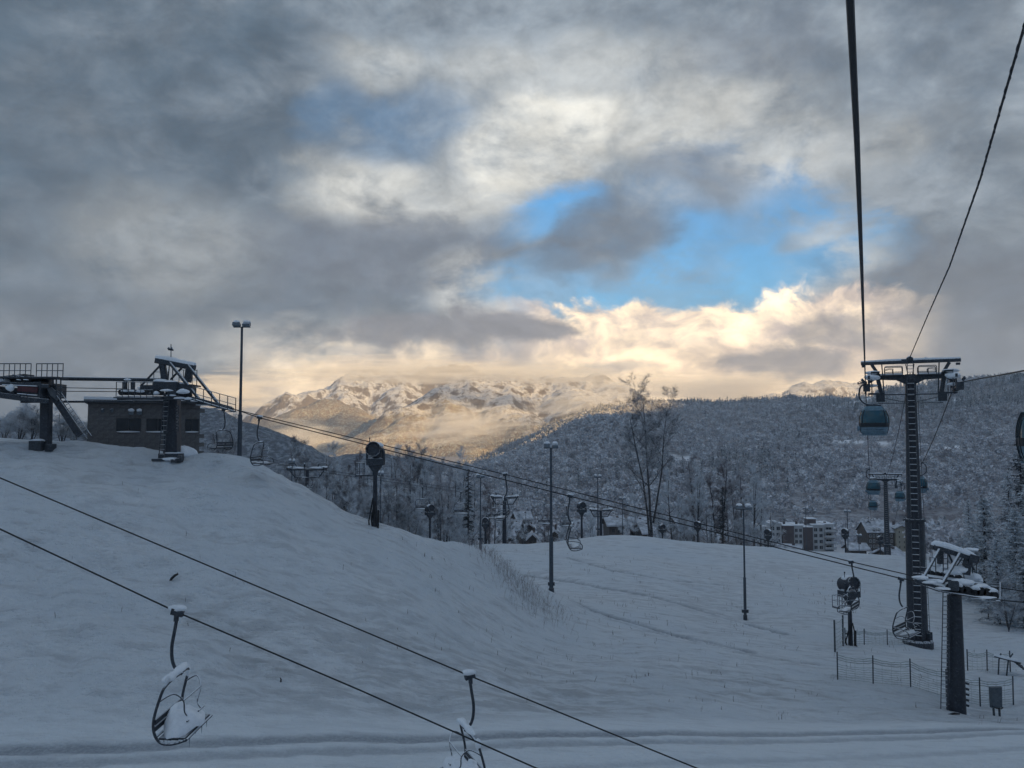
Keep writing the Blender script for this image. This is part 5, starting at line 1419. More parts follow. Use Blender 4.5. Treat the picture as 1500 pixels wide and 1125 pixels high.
def right_block():
    d = 390.0; k = d / F_PX
    base = W(1299, 800, d); base.z = z_big(base.x, base.y).item() - 1.0
    root = empty('apartment_block', base, 0, 'brown hotel block with snowy dormer roof and sand-coloured right wing in the valley', 'building')
    zz = lambda py: W(1299, py, d).z - base.z
    xx = lambda px: (px - 1299) * k
    gable(root, xx(1272), xx(1310), 0, 12, 0, zz(780), MAT['w_wood'], True, .6, .4, .34)
    facade(MAT['w_white'], root, xx(1273), xx(1309), zz(812), zz(781), 0, 7, 4, .5, .55)
    for px in (1281, 1288, 1301):
        m = MB().box((xx(px), 1.0, zz(778)), (1.5, 2.2, 1.5)); m.prism([(-1.0, 0), (1.0, 0), (0, .9)], (xx(px), -.3, zz(775.8)), (1, 0, 0), (0, 0, 1), (0, 1, 0), 2.4); dm = m.build('dormer', MAT['w_white'], root, smooth=False)
        MB().box((xx(px), -.12, zz(778.5)), (.8, .08, .9)).build('pane', MAT['w_win'], dm, smooth=False)
    gable(root, xx(1274), xx(1284), 5, 11, 0, zz(770), MAT['w_white'], False, .4, .35, .55)
    gable(root, xx(1311), xx(1327), -1.5, 11, 0, zz(774), MAT['w_beige'], False, .6, .4, .22)
    facade(MAT['w_beige'], root, xx(1312), xx(1326), zz(812), zz(775), -1.5, 2, 5, .28, .5)
    MB().box((xx(1315.5), 4, zz(767.5)), (.9, .9, 1.6)).build('chimney', MAT['w_brown'], root, smooth=False)
right_block()

def chalet(px, pbase, d, wpx, hpx, label, wall='w_wood', along=True, rz=0.0, depth=9.0, rise=.3, extra=True):
    k = d / F_PX
    base = W(px, pbase, d); zb = base.z; base.z = min(z_big(base.x, base.y).item() if d > 225 else gz(base.x, base.y), zb) - .5
    root = empty('house', base, rz, label, 'house')
    w = wpx * k; h = zb - base.z + hpx * k
    gable(root, -w / 2, w / 2, 0, depth, 0, h, MAT[wall], along, 1.0, .6, rise)
    if extra: facade(MAT['w_wood'], root, -w / 2 + .5, w / 2 - .5, h - min(5.2, hpx * k + 1.5), h - .3, 0, max(2, int(w / 3.2)), 2 if hpx * k > 4 else 1, .45, .5)
    MB().box((w * .22, depth * .4, h + depth * rise * .6 + .6), (.8, .8, 2.0)).build('chimney', MAT['w_brown'], root, smooth=False)
    return root
chalet(768, 770, 400, 20, 9, 'snow-roofed chalet with gabled front, upper one right of the small lift mast', along=True, rise=.28, rz=.25)
chalet(751, 781, 370, 16, 5, 'low snow-roofed house just below the gabled chalet, left of centre', along=True, rz=-.2, rise=.35)
chalet(775, 781, 380, 15, 6, 'snow-roofed house with its gable to the field, below the gabled chalet', along=False, rise=.4)
chalet(745, 792, 340, 14, 6, 'small snow-roofed house at the foot of the small lift mast', along=True, rz=.2)
chalet(780, 795, 345, 12, 5, 'low snowy-roofed house at the field edge right of the small lift mast', along=False, rise=.5)
chalet(903, 777, 300, 22, 7, 'dark timber chalet with snowy roof, left of the pair of chalets', along=True, rz=.12, rise=.25)
chalet(934, 779, 310, 20, 6, 'dark timber chalet with snowy roof, right of the pair of chalets', along=True, rz=-.1, rise=.3)
chalet(950, 786, 300, 14, 5, 'low house with snowy roof at the foot of the tall bare tree', along=True, rz=.2)
chalet(846, 783, 330, 11, 4, 'tiny snow-roofed house behind the tilted small snow gun', along=True)
chalet(812, 789, 330, 12, 5, 'tiny snow-roofed house right behind the central lamp post', along=False, rise=.4)
chalet(1000, 772, 420, 18, 6, 'snow-roofed house among the bare trees right of the tall tree', along=True, rz=.3)
chalet(1258, 808, 290, 22, 2.5, 'long low snow-roofed shed right of the apartment block', along=True, rz=-.05, depth=6, rise=.2, extra=False)
chalet(1316, 819, 240, 20, 2, 'low snow-roofed house left of the tall mast', along=True, rz=.4, depth=7, rise=.25, extra=False)
chalet(1156, 810, 260, 26, 2, 'broad low snow-roofed building in front of the apartment block', along=True, rz=-.35, depth=7, rise=.16, extra=False)
# flat-topped halls on the plateau above the far hill
for i, (px, py, w, lab) in enumerate(((1232, 584, 26, 'long pale hall on the snowy ledge below the far crest, left of the mast'), (1268, 582, 14, 'shorter pale hall on the snowy ledge, next to the mast column'))):
    u, d = ray(px, py)[0], 2000.0
    dd = np.linspace(1500, 2290, 200); hz_ = hill_z(dd * ray(px, py)[0] / ray(px, py)[1], dd); pyy = to_px(dd * ray(px, py)[0] / ray(px, py)[1], dd, hz_)[1]
    d = float(dd[np.argmin(np.abs(pyy - py - 3))]); p = W(px, py + 3, d); k = d / F_PX
    root = empty('hall', (p.x, p.y, p.z - 2), 0, lab, 'building')
    MB().box((0, 5, 4.5), (w * k, 14, 9)).build('wall', MAT['w_white'], root, smooth=False)
    MB().box((0, 5, 9.3), (w * k + 1.5, 15.5, .8)).build('roof_snow', MAT['snowcap'], root, smooth=False)
    facade(MAT['w_wood'], root, -w * k / 2, w * k / 2, 3, 8, -2, 7, 1, .6, .6)

# ------------------------------------------------------------------ netting fences and odds and ends at lower right
MAT['net'] = mat_plain('grey_green_net_cord', (0.36, 0.40, 0.40), 0.8, frost=0.7)
MAT['fpost'] = mat_plain('dark_fence_post', (0.045, 0.055, 0.066), 0.7, frost=0.15)
def net_fence(pts, d_h, label, step=0.45, rows=7, top=3, posts=True, rp=0.038):
    """pts: places of the post feet in the photograph with distances; each post its own part"""
    P = [stand_at(a, b, d, 0.0) for a, b, d in pts]
    root = empty('net_fence', P[0], 0, label, 'fence', 'netting fences at lower right')
    q = [p - P[0] for p in P]
    if posts:
        for i, p in enumerate(q):
            MB().tube([p + Vector((0, 0, -.3)), p + Vector((0.02 * (i % 2), 0, d_h + .12))], rp, 8).build('post', MAT['fpost'], root)
    for i, (a, b) in enumerate(zip(q[:-1], q[1:])):
        m = MB(); L = (b - a).length; n = max(4, int(L / step))
        f = lambda t, h: a.lerp(b, t) + Vector((0, 0, h - 0.14 * 4 * t * (1 - t) * (h / d_h) + 0.02 * math.sin(t * 23 + h * 9)))
        hs = [d_h * (0.97 - 0.09 * k) for k in range(top)] + [d_h * (0.97 - 0.09 * top) * (1 - (k + 1) / (rows + 0.5)) for k in range(rows)]
        for k, h in enumerate(hs):
            m.tube([f(t / 8, h) for t in range(9)], 0.022 if k < top else 0.012, 4)
        for j in range(1, n): m.tube([f(j / n, 0.02), f(j / n, d_h * .5), f(j / n, d_h * .97)], 0.007, 3)
        m.build('net_panel', MAT['net'], root)
    return root
net_fence([(1227, 991, 50), (1279, 1001, 49.3), (1334, 1006, 49), (1386, 1012, 48.6), (1435.5, 1019, 48.3), (1484, 1021, 48.3)], 1.45, 'long snow-dusted netting fence across the foot of the two lift towers')
net_fence([(1238, 942, 61.5), (1266, 946, 62), (1300, 947, 63.5), (1352, 950, 66)], 1.0, 'low netting fence behind the snow gun, ending at the gondola mast', rows=4)
net_fence([(1223, 951, 58), (1235, 944, 60.5)], 2.0, 'dark tall netting panel left of the snow gun, standing edge-on', rows=6, top=1, step=.3, rp=.06)
net_fence([(1417, 968, 55), (1446, 982, 55), (1480, 984, 55)], 1.2, 'short netting fence right of the lower lift tower', rows=4)
b = stand_at(1470, 986, 54)
root = empty('bent_fence', b, 0, 'collapsed snow-covered fence frame near the right edge', 'fence')
m = 0
for x, t in ((-0.35, 0.25), (0.15, 0.4)): MB().tube([(x, 0, -.2), (x + t * .6, .1, .95), (x + t * 1.6, .3, 1.28)], .045, 8).build('post', MAT['fpost'], root)
MB().bar((-0.1, .1, 1.05), (1.0, .5, .75), .9, .07).build('rail', MAT['fpost'], root)
MB().bar((-0.1, .1, 1.16), (1.0, .5, .86), .95, .14).build('snow_cover', MAT['snowcap'], root)
m = MB()
for k in range(5): m.bar((.9 + .12 * k, .2, .75 - .1 * k), (1.0 + .13 * k, .7, .85 - .1 * k), .12, .08)
m.build('bent_rails', MAT['fpost'], root)
b = stand_at(1459.5, 1050, 46)
pad = empty('post_guard', b, 0.1, 'grey upright padded board standing in the snow at lower right', 'padded board')
m = MB(); m.quadring([[(x * (0.31 + 0.02 * z), y, z) for x, y in ((-1, -.06), (-.8, -.13), (.8, -.13), (1, -.06), (1, .06), (.8, .11), (-.8, .11), (-1, .06))] for z in (0.45, .6, .9, 1.2, 1.45, 1.5)], 8); m.build('pad', mat_plain('grey_tarpaulin', (0.085, 0.105, 0.125), 0.7, frost=.1), pad)
for x in (-.12, .2): MB().bar((x, 0, -.2), (x - .03, 0, .5), .1, .08).build('leg', MAT['fpost'], pad)
MB().tube([(-.3, -.1, .56), (-.1, -.14, .44), (.2, -.14, .40), (.32, -.1, .46)], .03, 5).build('strap', MAT['rubber'], pad)
# lone branch and twigs on the slope
MAT['bark'] = mat_plain('wet_dark_bark', (0.030, 0.026, 0.024), 0.85, frost=.1)
MAT['hemp'] = mat_plain('dry_weed_stem', (0.12, 0.10, 0.088), 0.9, frost=.3)
b = stand_at(255, 849, 43.2)
tag(MB().tube([(-.22, 0, -.05), (-.12, 0, .12), (.06, -.02, .28), (.2, 0, .33)], [.05, .07, .065, .04], 7).tube([(.1, 0, .3), (.2, -.05, .42)], [.04, .01], 5).build('broken_branch', MAT['bark']), 'short dark broken branch poking from the snow on the left slope', 'branch').location = b
b = stand_at(411, 1000, 37)
tag(MB().tube([(0, 0, -.05), (.02, 0, .1), (-.03, 0, .18)], [.04, .03, .015], 6).build('twig', MAT['bark']), 'tiny dark twig in the snow right of the nearest chair', 'twig').location = b
b = stand_at(1398, 1058, 44)
tag(MB().tube([(-.3, 0, .0), (0, 0, .06), (.3, .02, .03)], [.04, .06, .03], 6).build('twig', MAT['bark']), 'dark stick lying at the foot of the lower lift tower', 'twig').location = b

def stems(name, places, label, cat, hmin, hmax, mat, wid=0.02, lean=0.25, seed=1, branch=0):
    rnd = np.random.RandomState(seed); V = []; Fc = []
    P = np.array(places); Z = ground_z(P[:, 0], P[:, 1])
    for (x, y), z in zip(P, Z):
        h = rnd.uniform(hmin, hmax); a = rnd.uniform(0, 6.28); l = rnd.uniform(0, lean) * h
        dx, dy = math.cos(a) * l, math.sin(a) * l; w = wid * rnd.uniform(.6, 1.3); q = rnd.uniform(0, 3.14); wx, wy = math.cos(q) * w, math.sin(q) * w
        b = len(V); V += [(x - wx, y - wy, z - .05), (x + wx, y + wy, z - .05), (x + dx * .5 + wx * .6, y + dy * .5 + wy * .6, z + h * .6), (x + dx * .5 - wx * .6, y + dy * .5 - wy * .6, z + h * .6), (x + dx, y + dy, z + h)]
        Fc += [(b, b + 1, b + 2, b + 3), (b + 3, b + 2, b + 4)]
        for k in range(branch):
            t = rnd.uniform(.3, .9); a2 = rnd.uniform(0, 6.28); L = h * rnd.uniform(.15, .4)
            px, py, pz = x + dx * t, y + dy * t, z + h * t; b = len(V)
            V += [(px - wx * .5, py - wy * .5, pz), (px + wx * .5, py + wy * .5, pz), (px + math.cos(a2) * L * .7, py + math.sin(a2) * L * .7, pz + L * .8)]; Fc += [(b, b + 1, b + 2)]
    o = link(bpy.data.objects.new(name, np_mesh(name, V, Fc, mat, False)))
    return tag(o, label, cat, kind='stuff')
rs = np.random.RandomState(4)
spots = []
for a, b, d, n, rx, ry in ((690, 822, 66, 50, 1.2, 1.2), (705, 832, 63, 90, 1.3, 1.5), (722, 845, 60.5, 110, 1.3, 1.5), (740, 858, 58.5, 110, 1.4, 1.4), (758, 872, 57, 120, 1.5, 1.4), (776, 880, 56, 120, 1.5, 1.5), (795, 884, 56, 100, 1.4, 1.4), (812, 886, 56.5, 40, 1.5, 1.2)):
    p = W(a, b, d)
    for _ in range(n): spots.append((p.x + rs.normal() * rx * .75, p.y + rs.normal() * ry * .8))
stems('dry_brush', spots, 'band of frosted dry brush at the foot of the left slope', 'brush', .2, .85, mat_plain('frosted_brush', (0.26, 0.24, 0.245), 0.9, frost=.8, scale=3), .008, .8, 3, 9)
sp2 = []
while len(sp2) < 1100:
    x, y = rs.uniform(-6, 38), rs.uniform(40, 100)
    if rs.rand() < 0.15 + 1.2 * max(0, float(fbm(np.array([x / 9.0]), np.array([y / 9.0]), 3)[0])):
        c = rs.randint(1, 4)
        for _ in range(c): sp2.append((x + rs.normal() * .15, y + rs.normal() * .15))
for _ in range(60): sp2.append((rs.uniform(-28, 2), rs.uniform(38, 56)))
stems('dry_weeds', sp2, 'thin dry weed stems sticking out of the snow', 'weeds', .06, .34, MAT['hemp'], .012, .6, 5, 4)
sp3 = []
for px in np.linspace(985, 1130, 60):
    p = W(px, 800, rs.uniform(127, 136)); sp3 += [(p.x + rs.normal() * .8, p.y + rs.normal() * 1.5) for _ in range(10)]
stems('edge_brush', sp3, 'low brown brush along the far edge of the snowfield', 'brush', .8, 2.2, MAT['hemp'], .014, .35, 6, 6)
# ------------------------------------------------------------------ trees
def mat_twig(name, dark, frost, amt):
    m, g, b, nt = mat_new(name)
    geo = g.new('ShaderNodeNewGeometry'); pos = geo.outputs['Position']
    rnd_ = g.new('ShaderNodeObjectInfo').outputs['Random']
    n = g.noise(pos, 0.9, 4, 0.7)
    nz = g.sep(geo.outputs['True Normal'])[2]
    f = g.ss(g.add(n, g.mul(g.sub(rnd_, 0.5), 0.25)), 0.62 - amt * 0.3, 0.80 - amt * 0.3)
    nt.links.new(g.mix(f, dark, frost), b.inputs['Base Color'])
    b.inputs['Roughness'].default_value = 0.9; b.inputs['Specular IOR Level'].default_value = 0.15
    return m
MAT['trunk'] = mat_plain('bare_tree_bark', (0.050, 0.046, 0.048), 0.9, frost=0.6, scale=2.5, var=.3)
MAT['twig'] = mat_twig('frosted_twigs', (0.30, 0.305, 0.325), (0.66, 0.69, 0.73), 0.9)
MAT['twig_dark'] = mat_twig('dark_frosted_twigs', (0.09, 0.087, 0.092), (0.42, 0.44, 0.47), 0.55)
MAT['twig_red'] = mat_twig('reddish_frosted_twigs', (0.21, 0.19, 0.20), (0.56, 0.56, 0.59), 0.75)
MAT['spruce'] = mat_twig('snowy_spruce_needles', (0.06, 0.075, 0.08), (0.62, 0.66, 0.70), 1.1)
MAT['spruce_dark'] = mat_twig('dark_spruce_needles', (0.050, 0.060, 0.064), (0.45, 0.48, 0.52), 0.5)

def twig_mesh(name, segs, mat):
    """segs: rows of (x0,y0,z0, x1,y1,z1, w): thin tapered blades"""
    A = np.array(segs, float); p0 = A[:, :3]; p1 = A[:, 3:6]; w = A[:, 6:7]
    d = p1 - p0; r = np.random.RandomState(len(A)).normal(size=d.shape)
    s = np.cross(d, r); s /= np.linalg.norm(s, axis=1, keepdims=True) + 1e-9
    V = np.stack([p0 - s * w, p0 + s * w, p1 + s * w * .35, p1 - s * w * .35], 1).reshape(-1, 3)
    Fq = np.arange(len(V)).reshape(-1, 4)
    me = bpy.data.meshes.new(name)
    me.vertices.add(len(V)); me.vertices.foreach_set('co', V.astype(np.float32).ravel())
    me.loops.add(Fq.size); me.loops.foreach_set('vertex_index', Fq.astype(np.int32).ravel())
    me.polygons.add(len(Fq)); me.polygons.foreach_set('loop_start', np.arange(0, Fq.size, 4, dtype=np.int32))
    me.update(calc_edges=True); me.materials.append(mat)
    return me

def branchy(seed, H, stems_, spread, lv, twig_n, tw, mat, droop=0.0, start=0.35, blen=0.28, up=0.6, rk=.0115):
    """a bare deciduous tree: stems with limbs, limbs with branches, branches with frosted twigs"""
    rnd = random.Random(seed); tm = MB(); segs = []
    def path(p, d, L, n, wob, lift):
        pts = [p.copy()]; d = d.normalized()
        for k in range(n):
            d = (d + Vector((rnd.gauss(0, wob), rnd.gauss(0, wob), rnd.gauss(0, wob * .6) + lift))).normalized()
            pts.append(pts[-1] + d * (L / n))
        return pts
    def twigs(pts, L, n):
        for _ in range(n):
            i = rnd.randrange(len(pts) - 1); t = rnd.random(); p = pts[i].lerp(pts[i + 1], t)
            dr = (pts[i + 1] - pts[i]).normalized()
            d = (dr * .8 + Vector((rnd.gauss(0, .7), rnd.gauss(0, .7), rnd.gauss(.05 - droop, .5)))).normalized()
            l = L * rnd.uniform(.5, 1.2); q = p + d * l
            segs.append((*p, *q, tw))
            for _k in range(2):
                s0 = p.lerp(q, rnd.uniform(.3, .9)); dd = (d + Vector((rnd.gauss(0, .7), rnd.gauss(0, .7), rnd.gauss(-droop, .5)))).normalized()
                segs.append((*s0, *(s0 + dd * l * rnd.uniform(.3, .7)), tw * .8))
    def limb(p, d, L, r, level):
        pts = path(p, d, L, 6, .13, .05 - droop * .3)
        tm.tube(pts, [r * (1 - .8 * k / 6) for k in range(7)], 5 if level else 6)
        if level < lv:
            for _ in range(4 if level == 0 else 3):
                i = rnd.randrange(2, 6); b = pts[i]; dr = (pts[i + 1] - pts[i]).normalized()
                a = rnd.uniform(0, 6.28); side = Vector((math.cos(a), math.sin(a), rnd.uniform(-.2, .5))).normalized()
                limb(b, dr * .8 + side * .75, L * rnd.uniform(.42, .62), r * (1 - .8 * i / 6) * .62, level + 1)
        twigs(pts[2:], max(.5, L * .32), int(twig_n * (1.0 if level else .8)))
    for (dx, dy, hh, lean) in stems_:
        d = Vector((dx, dy, 1))
        pts = path(Vector((0, 0, -.3)) if not lean else Vector((0, 0, H * lean)), d, H * hh, 12, .035, .06)
        R = H * rk * hh
        tm.tube(pts, [R * (1 - .86 * k / 12) + .012 for k in range(13)], 8)
        nb = int(11 * hh)
        for k in range(nb):
            t = start + (1 - start) * (k + rnd.random()) / nb; i = min(11, int(t * 12)); b = pts[i].lerp(pts[i + 1], t * 12 - i)
            a = rnd.uniform(0, 6.28); d2 = Vector((math.cos(a) * spread, math.sin(a) * spread, up))
            limb(b, d2, H * blen * (1.15 - .6 * t) * rnd.uniform(.7, 1.2), R * (1 - .86 * t) * .55, 0)
        twigs(pts[8:], H * .05, twig_n * 2)
    return tm.mesh('trunk', MAT['trunk']), twig_mesh('crown', segs, mat)

def spruce(seed, H, R, mat, nb=170, per=16, tw=.05, low=.06, fall=.35):
    rnd = random.Random(seed); tm = MB(); segs = []
    tm.tube([(0, 0, -.3), (0, 0, H * .5), (0, 0, H)], [H * .014, H * .009, .02], 8)
    for k in range(nb):
        t = low + (1 - low) * ((k + rnd.random()) / nb) ** .85
        z = H * t; L = R * (1 - t) ** .8 * rnd.uniform(.6, 1.15) + .18; a = rnd.uniform(0, 6.28)
        dx, dy = math.cos(a), math.sin(a); dz = -fall * (1 - t * .8) + rnd.gauss(0, .12)
        p0 = Vector((0, 0, z)); n = max(3, int(L / .5)); P = [p0]
        for j in range(1, n + 1): s = j / n; P.append(Vector((dx * L * s, dy * L * s, z + L * (dz * s + .18 * s * s + .08 * math.sin(s * 3)))))
        tm.tube(P, [.035 * (1 - .8 * j / n) for j in range(n + 1)], 4, False)
        for _ in range(int(per * (0.4 + L / R * 1.2))):
            i = rnd.randrange(n); p = P[i].lerp(P[i + 1], rnd.random())
            d = Vector((dx, dy, -.25)) * .7 + Vector((rnd.gauss(0, .6), rnd.gauss(0, .6), rnd.gauss(-.35, .35)))
            l = rnd.uniform(.22, .60) * (.6 + .6 * (1 - t)); segs.append((*p, *(p + d.normalized() * l), tw * rnd.uniform(.6, 1.6)))
    return tm.mesh('trunk', MAT['trunk']), twig_mesh('crown', segs, mat)

PROTO = {
    'hero': (25.0, branchy(11, 25, [(0.0, 0, 1.0, 0), (-.15, .03, .86, .03), (.20, -.02, .66, .27)], .7, 2, 18, .014, MAT['twig_dark'], 0.02, .44, .23, .8, .0090)),
    'bare1': (18.0, branchy(21, 18, [(0, 0, 1.0, 0), (.08, .03, .8, .1)], .6, 1, 42, .020, MAT['twig'], .05, .30, .20, .7)),
    'bare2': (17.0, branchy(22, 17, [(.02, 0, 1.0, 0)], .7, 1, 48, .020, MAT['twig'], .1, .22, .24, .5)),
    'bare3': (20.0, branchy(23, 20, [(0, .02, 1.0, 0), (-.05, 0, .9, 0)], .45, 1, 42, .020, MAT['twig_red'], .05, .38, .16, .8)),
    'frosty': (12.0, branchy(24, 12, [(0, .02, 1.0, 0), (.2, 0, .8, .05), (-.2, .1, .75, .02)], .8, 1, 60, .022, MAT['twig'], .12, .18, .30, .5)),
    'bush': (4.0, branchy(25, 4, [(.1, 0, 1, 0), (-.3, .1, .9, 0), (.35, -.1, .8, 0), (0, .3, .8, 0)], .8, 1, 14, .010, MAT['twig'], .05, .25, .3, .6)),
    'spruce1': (17.0, spruce(31, 17, 2.6, MAT['spruce_dark'], 190, 15, .05)),
    'spruce2': (18.0, spruce(32, 18, 1.7, MAT['spruce_dark'], 150, 13, .05, .12, .5)),
    'bigspruce': (17.0, spruce(33, 17, 3.6, MAT['spruce'], 330, 34, .045, .05, .38)),
    'larch': (15.0, spruce(34, 15, 3.0, MAT['twig'], 210, 22, .035, .08, .15)),
}
def tree(kind, loc, h, label, cat='tree', group=None, rz=0.0, wide=1.0):
    H, (tm, cm) = PROTO[kind]
    nm = {'hero': 'tall_bare_tree', 'bare1': 'bare_tree', 'bare2': 'bare_tree', 'bare3': 'bare_tree', 'frosty': 'frosted_tree', 'bush': 'frosted_bush', 'spruce1': 'spruce_tree', 'spruce2': 'spruce_tree', 'bigspruce': 'spruce_tree', 'larch': 'larch_tree'}[kind]
    root = empty(nm, loc, rz, label, cat, group); s = h / H
    root.scale = (s * wide, s * wide, s)
    link(bpy.data.objects.new('trunk', tm), root); link(bpy.data.objects.new('crown', cm), root)
    return root
def plant(kind, px, ytop, d, label, group=None, rz=None, wide=1.0, cat='tree'):
    p = W(px, ytop, d); g = gz(p.x, p.y) if d < 225 else z_big(p.x, p.y).item()
    return tree(kind, (p.x, p.y, g - .1), p.z - g, label, cat, group, rz if rz is not None else random.Random(px * 7 + d).uniform(0, 6.28), wide)

plant('hero', 955, 580, 150, 'tallest bare frosted tree standing alone right of centre, its crown above the far hill', rz=0.0)
G1 = 'frosted wood behind the left slope'
L1 = {'bare': 'slender frosted bare tree in the wood behind the left slope', 'spruce': 'dark slender conifer in the wood behind the left slope', 'frosty': 'low white-frosted tree in the wood behind the left slope'}
rnd = random.Random(8)
for px, yt, d, k in ((447, 650, 118, 'frosty'), (478, 668, 122, 'bare2'), (500, 700, 108, 'frosty'), (520, 690, 112, 'frosty'), (538, 700, 120, 'bare2'), (572, 672, 130, 'bare2'), (588, 668, 128, 'bare3'), (597, 664, 138, 'bare3'), (607, 676, 126, 'bare2'), (618, 668, 140, 'bare1'),
                     (628, 680, 134, 'bare1'), (640, 686, 142, 'bare3'), (650, 678, 136, 'bare3'), (660, 690, 146, 'bare2'), (672, 674, 150, 'bare1'), (684, 690, 140, 'spruce2'), (694, 702, 150, 'bare2'), (712, 712, 160, 'bare3'), (726, 720, 165, 'bare2'),
                     (487, 694, 132, 'bare1'), (512, 712, 104, 'bare2'), (530, 722, 108, 'frosty'), (548, 716, 112, 'frosty'), (566, 714, 116, 'bare2'), (580, 720, 120, 'frosty'), (600, 730, 122, 'frosty'), (615, 720, 124, 'bare2'), (634, 730, 130, 'frosty'), (648, 724, 128, 'bare1'), (665, 736, 136, 'frosty'), (680, 730, 150, 'bare2'),
                     (466, 690, 108, 'bare2'), (555, 690, 145, 'bare1'), (522, 676, 150, 'bare3'), (496, 680, 150, 'bare1'), (543, 680, 158, 'bare1'), (604, 690, 160, 'bare3'), (656, 700, 165, 'bare2'), (690, 720, 170, 'bare1'), (740, 735, 180, 'bare1'), (768, 745, 190, 'bare2'), (430, 676, 130, 'bare2'), (455, 700, 140, 'bare1')):
    kk = 'bare' if k.startswith('bare') else 'spruce' if k.startswith('spruce') else 'frosty'
    plant(k, px + rnd.uniform(-3, 3), yt + rnd.uniform(-5, 5), d, L1[kk], G1, wide=rnd.uniform(.7, 1.0))
G2 = 'bare trees beyond the snowfield'
for px, yt, d, k, lab in ((983, 700, 152, 'bare2', 0), (1014, 672, 158, 'bare3', 0), (1020, 690, 150, 'bare1', 0), (1052, 682, 160, 'bare3', 0), (1058, 712, 150, 'spruce2', 1), (1080, 694, 156, 'bare3', 0), (1102, 690, 150, 'bare1', 0), (1112, 716, 160, 'bare2', 0), (1068, 730, 166, 'bare2', 0), (1036, 736, 150, 'bare2', 0), (995, 738, 160, 'bare2', 0), (1042, 755, 142, 'larch', 2), (928, 735, 165, 'bare2', 0), (968, 730, 158, 'bare1', 0), (1128, 745, 170, 'bare2', 0), (1006, 760, 145, 'frosty', 2), (1088, 764, 146, 'frosty', 2), (1000, 745, 170, 'bare1', 0), (830, 752, 200, 'bare2', 0), (862, 756, 210, 'bare1', 0), (800, 750, 210, 'bare3', 0)):
    U = {983: 'slender bare frosted tree immediately right of the tallest tree', 1014: 'tall thin bare tree, second-tallest of the trees beyond the snowfield', 1052: 'tall bare tree midway between the tallest tree and the apartment block', 1102: 'bare tree behind the lone snowy-headed lamp post right of centre', 1128: 'bare tree at the left end of the apartment block', 928: 'bare tree just left of the tallest tree, above the chalets', 830: 'bare tree above the central hanging chair', 862: 'bare tree right of the tilted small snow gun', 800: 'bare tree just left of the central lamp post', 968: 'small bare tree crowding the trunk of the tallest tree'}
    plant(k, px, yt, d, U.get(px) or ('bare frosted tree among those beyond the snowfield right of the tallest tree', 'narrow dark conifer among the bare trees beyond the snowfield', 'low frosted tree at the snowfield edge right of the tallest tree')[lab], G2, wide=rnd.uniform(.85, 1.1))
G3 = 'snowy conifers at the right edge'
for px, yt, d, k, w_ in ((1440, 728, 92, 'bigspruce', 1.6), (1459, 786, 80, 'bigspruce', 1.3), (1486, 746, 84, 'bigspruce', 1.6), (1476, 690, 100, 'larch', 1.1), (1512, 690, 90, 'bigspruce', 1.6), (1425, 770, 102, 'larch', 1.0), (1498, 800, 78, 'bigspruce', 1.5), (1408, 780, 112, 'frosty', 1.0), (1445, 820, 84, 'larch', .8), (1540, 720, 84, 'bigspruce', 1.1), (1530, 650, 104, 'spruce1', 1.5), (1475, 850, 76, 'frosty', .9), (1520, 850, 74, 'bigspruce', .8), (1392, 812, 118, 'frosty', .9), (1493, 640, 110, 'spruce1', 1.2), (1418, 730, 125, 'larch', 1.0), (1565, 700, 88, 'bigspruce', 1.5), (1600, 730, 96, 'larch', 1.1), (1640, 690, 84, 'bigspruce', 1.4), (1690, 720, 92, 'bigspruce', 1.4), (1745, 700, 86, 'larch', 1.1)):
    plant(k, px, yt, d, 'snow-laden conifer in the dark clump at the right edge' if 'spruce' in k else 'pale frosted tree in the clump at the right edge', G3, wide=w_)
for px, yt, d, lab in ((30, 588, 68, 'frosted bush behind the lift terminal, at the far left of the hilltop'), (48, 598, 66, 'frosted bush just left of the lift terminal column'), (92, 600, 67, 'frosted bush between the terminal column and its strut'), (112, 604, 69, 'frosted bush under the slanting strut of the terminal'), (8, 606, 67, 'low frosted bush at the left edge of the view'), (133, 612, 70, 'low frosted bush beside the hut corner')):
    plant('bush', px, yt, d, lab, 'frosted bushes on the hilltop', wide=1.25, cat='bush')
for px, yt, d, lab in ((332, 618, 76, 'thin frosted bush behind the lamp post on the hilltop'), (462, 706, 70, 'frosted bush poking over the crest of the left slope')):
    plant('bush', px, yt, d, lab, 'frosted bushes on the hilltop', wide=.8, cat='bush')

